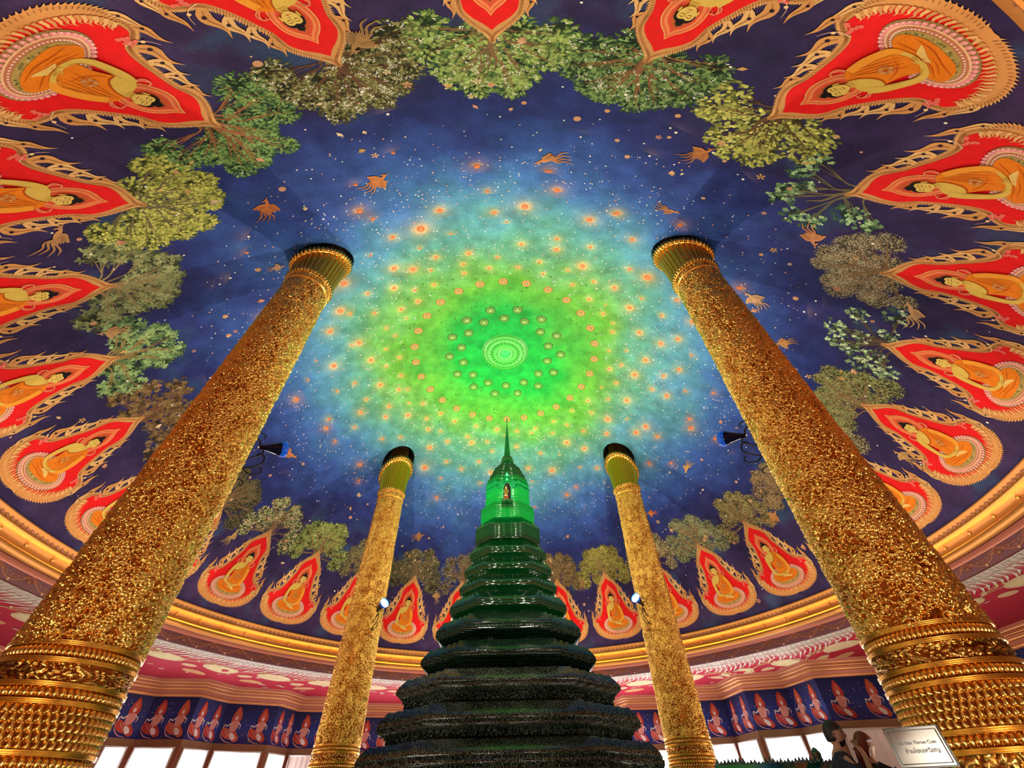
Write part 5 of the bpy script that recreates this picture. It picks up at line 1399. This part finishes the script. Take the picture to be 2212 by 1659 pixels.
def person(loc, heading, H, label, arms, hair, shirt_mat, lean=0.0, hairstyle='short', head_tilt=0.0):
    """x = forward in the body's own frame, y = its left; arms: two lists of 3 joints (elbow, wrist, knuckles)"""
    root = empty('person', loc, heading); tag(root, label, 'person')
    k = H / 1.74
    V = []; E = []; R = []
    def add(p, r, par=None):
        V.append(Vector(p) * k); R.append(tuple(q * k for q in r) if hasattr(r, '__len__') else r * k); i = len(V) - 1
        if par is not None: E.append((par, i))
        return i
    pel = add((0, 0, 0.95), (0.15, 0.11)); ab = add((0.0, 0, 1.10), (0.135, 0.10), pel); ch = add((0.0 + lean * 0.5, 0, 1.28), (0.15, 0.11), ab)
    up = add((0.0 + lean, 0, 1.40), (0.13, 0.085), ch); nk = add((0.01 + lean, 0, 1.49), (0.056, 0.056), up)
    hx = lean + 0.02
    NOHEAD = True
    add((hx + 0.005, 0, 1.555), (0.050, 0.052), nk)
    shl = []
    for s, arm in ((1, arms[0]), (-1, arms[1])):
        sh = add((lean, s * 0.185, 1.40), 0.062, up); el = add(arm[0], 0.043, sh); mid = add(((Vector(arm[0]) + Vector(arm[1])) / 2), 0.038, el); wr = add(arm[1], 0.027, mid)
        d = (Vector(arm[2]) - Vector(arm[1])).normalized(); side = d.cross(Vector((0, 0, 1))); side = side.normalized() if side.length > 0.1 else Vector((0, 1, 0)); nrm = d.cross(side)
        palm = add(Vector(arm[1]) + d * 0.055, (0.036, 0.016), wr)
        for j, (off, ln) in enumerate(((-0.030, 0.062), (-0.010, 0.075), (0.010, 0.070), (0.030, 0.055))):
            b = add(Vector(arm[1]) + d * 0.095 + side * off, 0.0095, palm)
            m_ = add(Vector(arm[1]) + d * (0.095 + ln * 0.55) + side * off * 1.1 + nrm * 0.012, 0.0088, b); add(Vector(arm[1]) + d * (0.095 + ln * 0.9) + side * off + nrm * 0.034, 0.0075, m_)
        tb = add(Vector(arm[1]) + d * 0.04 + side * 0.04 + nrm * 0.01, 0.011, wr); add(Vector(arm[1]) + d * 0.08 + side * 0.055 + nrm * 0.02, 0.0095, tb)
        shl.append((sh, el))
    for s in (1, -1):
        hp = add((0, s * 0.09, 0.86), 0.095, pel); kn = add((0.02, s * 0.10, 0.48), 0.058, hp); an = add((0, s * 0.10, 0.09), 0.038, kn); add((0.16, s * 0.11, 0.035), (0.04, 0.03), an)
    skin_mesh('body', V, E, R, pel, M_SKIN, root)
    # shirt with short sleeves, trousers
    SV = []; SE = []; SR = []
    def sadd(p, r, par=None):
        SV.append(Vector(p) * k); SR.append(tuple(q * k for q in r) if hasattr(r, '__len__') else r * k)
        if par is not None: SE.append((par, len(SV) - 1))
        return len(SV) - 1
    a = sadd((0, 0, 0.93), (0.175, 0.135)); b = sadd((0, 0, 1.10), (0.165, 0.125), a); c = sadd((lean * 0.5, 0, 1.28), (0.185, 0.140), b); d = sadd((lean, 0, 1.395), (0.165, 0.118), c); e = sadd((lean + 0.005, 0, 1.465), (0.085, 0.080), d)
    for s, arm in ((1, arms[0]), (-1, arms[1])):
        q = sadd((lean, s * 0.175, 1.395), 0.096, d); el = Vector(arm[0]); q2 = sadd(Vector((lean, s * 0.19, 1.40)).lerp(el, 0.4), 0.080, q); sadd(Vector((lean, s * 0.19, 1.40)).lerp(el, 0.78), 0.070, q2)
    skin_mesh('t_shirt', SV, SE, SR, a, shirt_mat, root)
    TV = []; TE = []; TR = []
    TV.append(Vector((0, 0, 0.97)) * k); TR.append((0.16 * k, 0.125 * k)); TV.append(Vector((0, 0, 0.88)) * k); TR.append((0.165 * k, 0.125 * k)); TE.append((0, 1))
    for s in (1, -1):
        i = len(TV); TV += [Vector((0, s * 0.095, 0.78)) * k, Vector((0.02, s * 0.10, 0.48)) * k, Vector((0, s * 0.10, 0.10)) * k]; TR += [0.11 * k, 0.08 * k, 0.065 * k]; TE += [(1, i), (i, i + 1), (i + 1, i + 2)]
    skin_mesh('trousers', TV, TE, TR, 0, M_TROU, root)
    # head with a face
    nu, nv = 48, 40
    th_ = np.linspace(0, pi, nv)[:, None]; ph_ = np.linspace(0, 2 * pi, nu, endpoint=False)[None]
    dx = np.sin(th_) * np.cos(ph_); dy = np.sin(th_) * np.sin(ph_); dz = np.cos(th_) * np.ones_like(ph_)
    f = np.clip(dx, 0, 1); dn = np.clip(-dz, 0, 1)
    X = dx * 0.098 * (1 - 0.18 * dn) - 0.022 * np.clip(-dx, 0, 1) * dn; Y = dy * 0.077 * (1 - 0.34 * dn ** 1.5); Zh = dz * 0.122
    g = lambda cy_, cz_, sy, sz: np.exp(-((Y - cy_) / sy) ** 2 - ((Zh - cz_) / sz) ** 2) * (dx > 0)
    X = X + 0.026 * g(0, -0.018, 0.011, 0.022) + 0.010 * g(0, 0.012, 0.010, 0.03) + 0.006 * g(0, 0.036, 0.05, 0.010) - 0.010 * (g(0.03, 0.016, 0.016, 0.012) + g(-0.03, 0.016, 0.016, 0.012)) \
        + 0.008 * g(0, -0.052, 0.022, 0.007) + 0.006 * g(0, -0.066, 0.020, 0.006) + 0.014 * g(0, -0.098, 0.028, 0.018)
    Ph = np.stack([X + hx + 0.02 + head_tilt, Y, Zh + 1.632], -1) * k
    hd = link('head', grid_mesh('head', Ph, wrap_u=True, smooth=True, flip=True), M_SKIN, root)
    mbh = MB()
    for s in (1, -1):
        c = Vector((hx + 0.012 + head_tilt, s * 0.079, 1.628)) * k
        mbh.tube([c + Vector((0.0, 0, -0.028)) * k, c + Vector((-0.012, s * 0.012, -0.01)) * k, c + Vector((-0.014, s * 0.014, 0.014)) * k, c + Vector((0.004, s * 0.004, 0.030)) * k], [0.007, 0.009, 0.010, 0.006], 8)
    mbh.build('ears', M_SKIN, hd, True)
    for s in (1, -1):
        c = Vector((hx + 0.02 + head_tilt + 0.083, s * 0.030, 1.646)) * k
        link('eye', lathe('eye', [(0.0, 0.008), (0.007, 0.005), (0.009, 0.0), (0.007, -0.005), (0.0, -0.008)], 10, True), M_EYE, hd).location = c
    # hair: a shell over the skull, its hairline cut above brow and ears
    m = ((dz > 0.34 - 0.9 * np.clip(-dx, 0, 1)) | ((dx < -0.12) & (dz > (-0.55 if hairstyle == 'short' else -0.9)))) * np.ones_like(dx)
    sm = m.copy()
    for _ in range(2): sm = (sm + np.roll(sm, 1, 1) + np.roll(sm, -1, 1) + np.vstack([sm[:1], sm[:-1]]) + np.vstack([sm[1:], sm[-1:]])) / 5
    thick = (0.026 if hairstyle == 'long' else 0.018)
    sc_h = 1 + (sm - 0.45) * thick / 0.09 * 1.6 + 0.02 * (dz > 0.5) * np.sin(ph_ * 17) * np.sin(th_ * 31)
    sc_h = np.where(sm < 0.15, 0.90, sc_h)
    Hh = np.stack([dx * 0.100 * (1 - 0.18 * dn) * sc_h - 0.022 * np.clip(-dx, 0, 1) * dn + hx + 0.02 + head_tilt, dy * 0.078 * (1 - 0.34 * dn ** 1.5) * sc_h, dz * 0.123 * sc_h + 1.632], -1) * k
    link('hair', grid_mesh('hair', Hh, wrap_u=True, smooth=True, flip=True), hair, root)
    if hairstyle == 'long':
        HV = [Vector((hx - 0.06, 0, 1.66)) * k, Vector((hx - 0.085, 0, 1.56)) * k, Vector((hx - 0.095, 0, 1.45)) * k, Vector((hx - 0.11, 0, 1.33)) * k]
        skin_mesh('long_hair', HV, [(0, 1), (1, 2), (2, 3)], [(0.06 * k, 0.075 * k), (0.05 * k, 0.085 * k), (0.04 * k, 0.08 * k), (0.02 * k, 0.05 * k)], 0, hair, root)
    elif hair is M_HAIR:
        bd = (g(0, -0.085, 0.06, 0.035) > 0.35) * np.ones_like(dx)
        Pb = np.stack([(X + 0.02) * np.where(bd > 0, 1.02, 0.9) + hx + head_tilt + 0.002 * bd, Y * np.where(bd > 0, 1.03, 0.9), Zh * np.where(bd > 0, 1.015, 0.9) + 1.632], -1) * k
        link('short_beard', grid_mesh('short_beard', Pb, wrap_u=True, smooth=True, flip=True), M_HAIR, hd)
    return root
def at_az(az, d): return (d * sin(rad(az)), d * cos(rad(az)), 0)
# heading: local +x turned to face image right at that azimuth
man = person(at_az(30.9, 8.2), rad(-30.75 + 4), 1.83, 'man with short dark hair in dark t-shirt, both hands raised to his mouth',
             [((0.26, 0.14, 1.19), (0.24, 0.05, 1.44), (0.22, 0.02, 1.52)), ((0.22, -0.20, 1.17), (0.25, -0.06, 1.43), (0.22, -0.03, 1.52))], M_HAIR, M_SHIRT)
wom = person(at_az(32.7, 8.3), rad(-33.0 + 35), 1.70, 'person with auburn hair in black beside the man, one hand raised',
             [((0.05, 0.34, 1.18), (0.30, 0.30, 1.10), (0.40, 0.28, 1.12)), ((0.28, -0.26, 1.25), (0.52, -0.24, 1.22), (0.55, -0.24, 1.34))], M_AUB, M_BLACK, 0.04, 'long', 0.0)
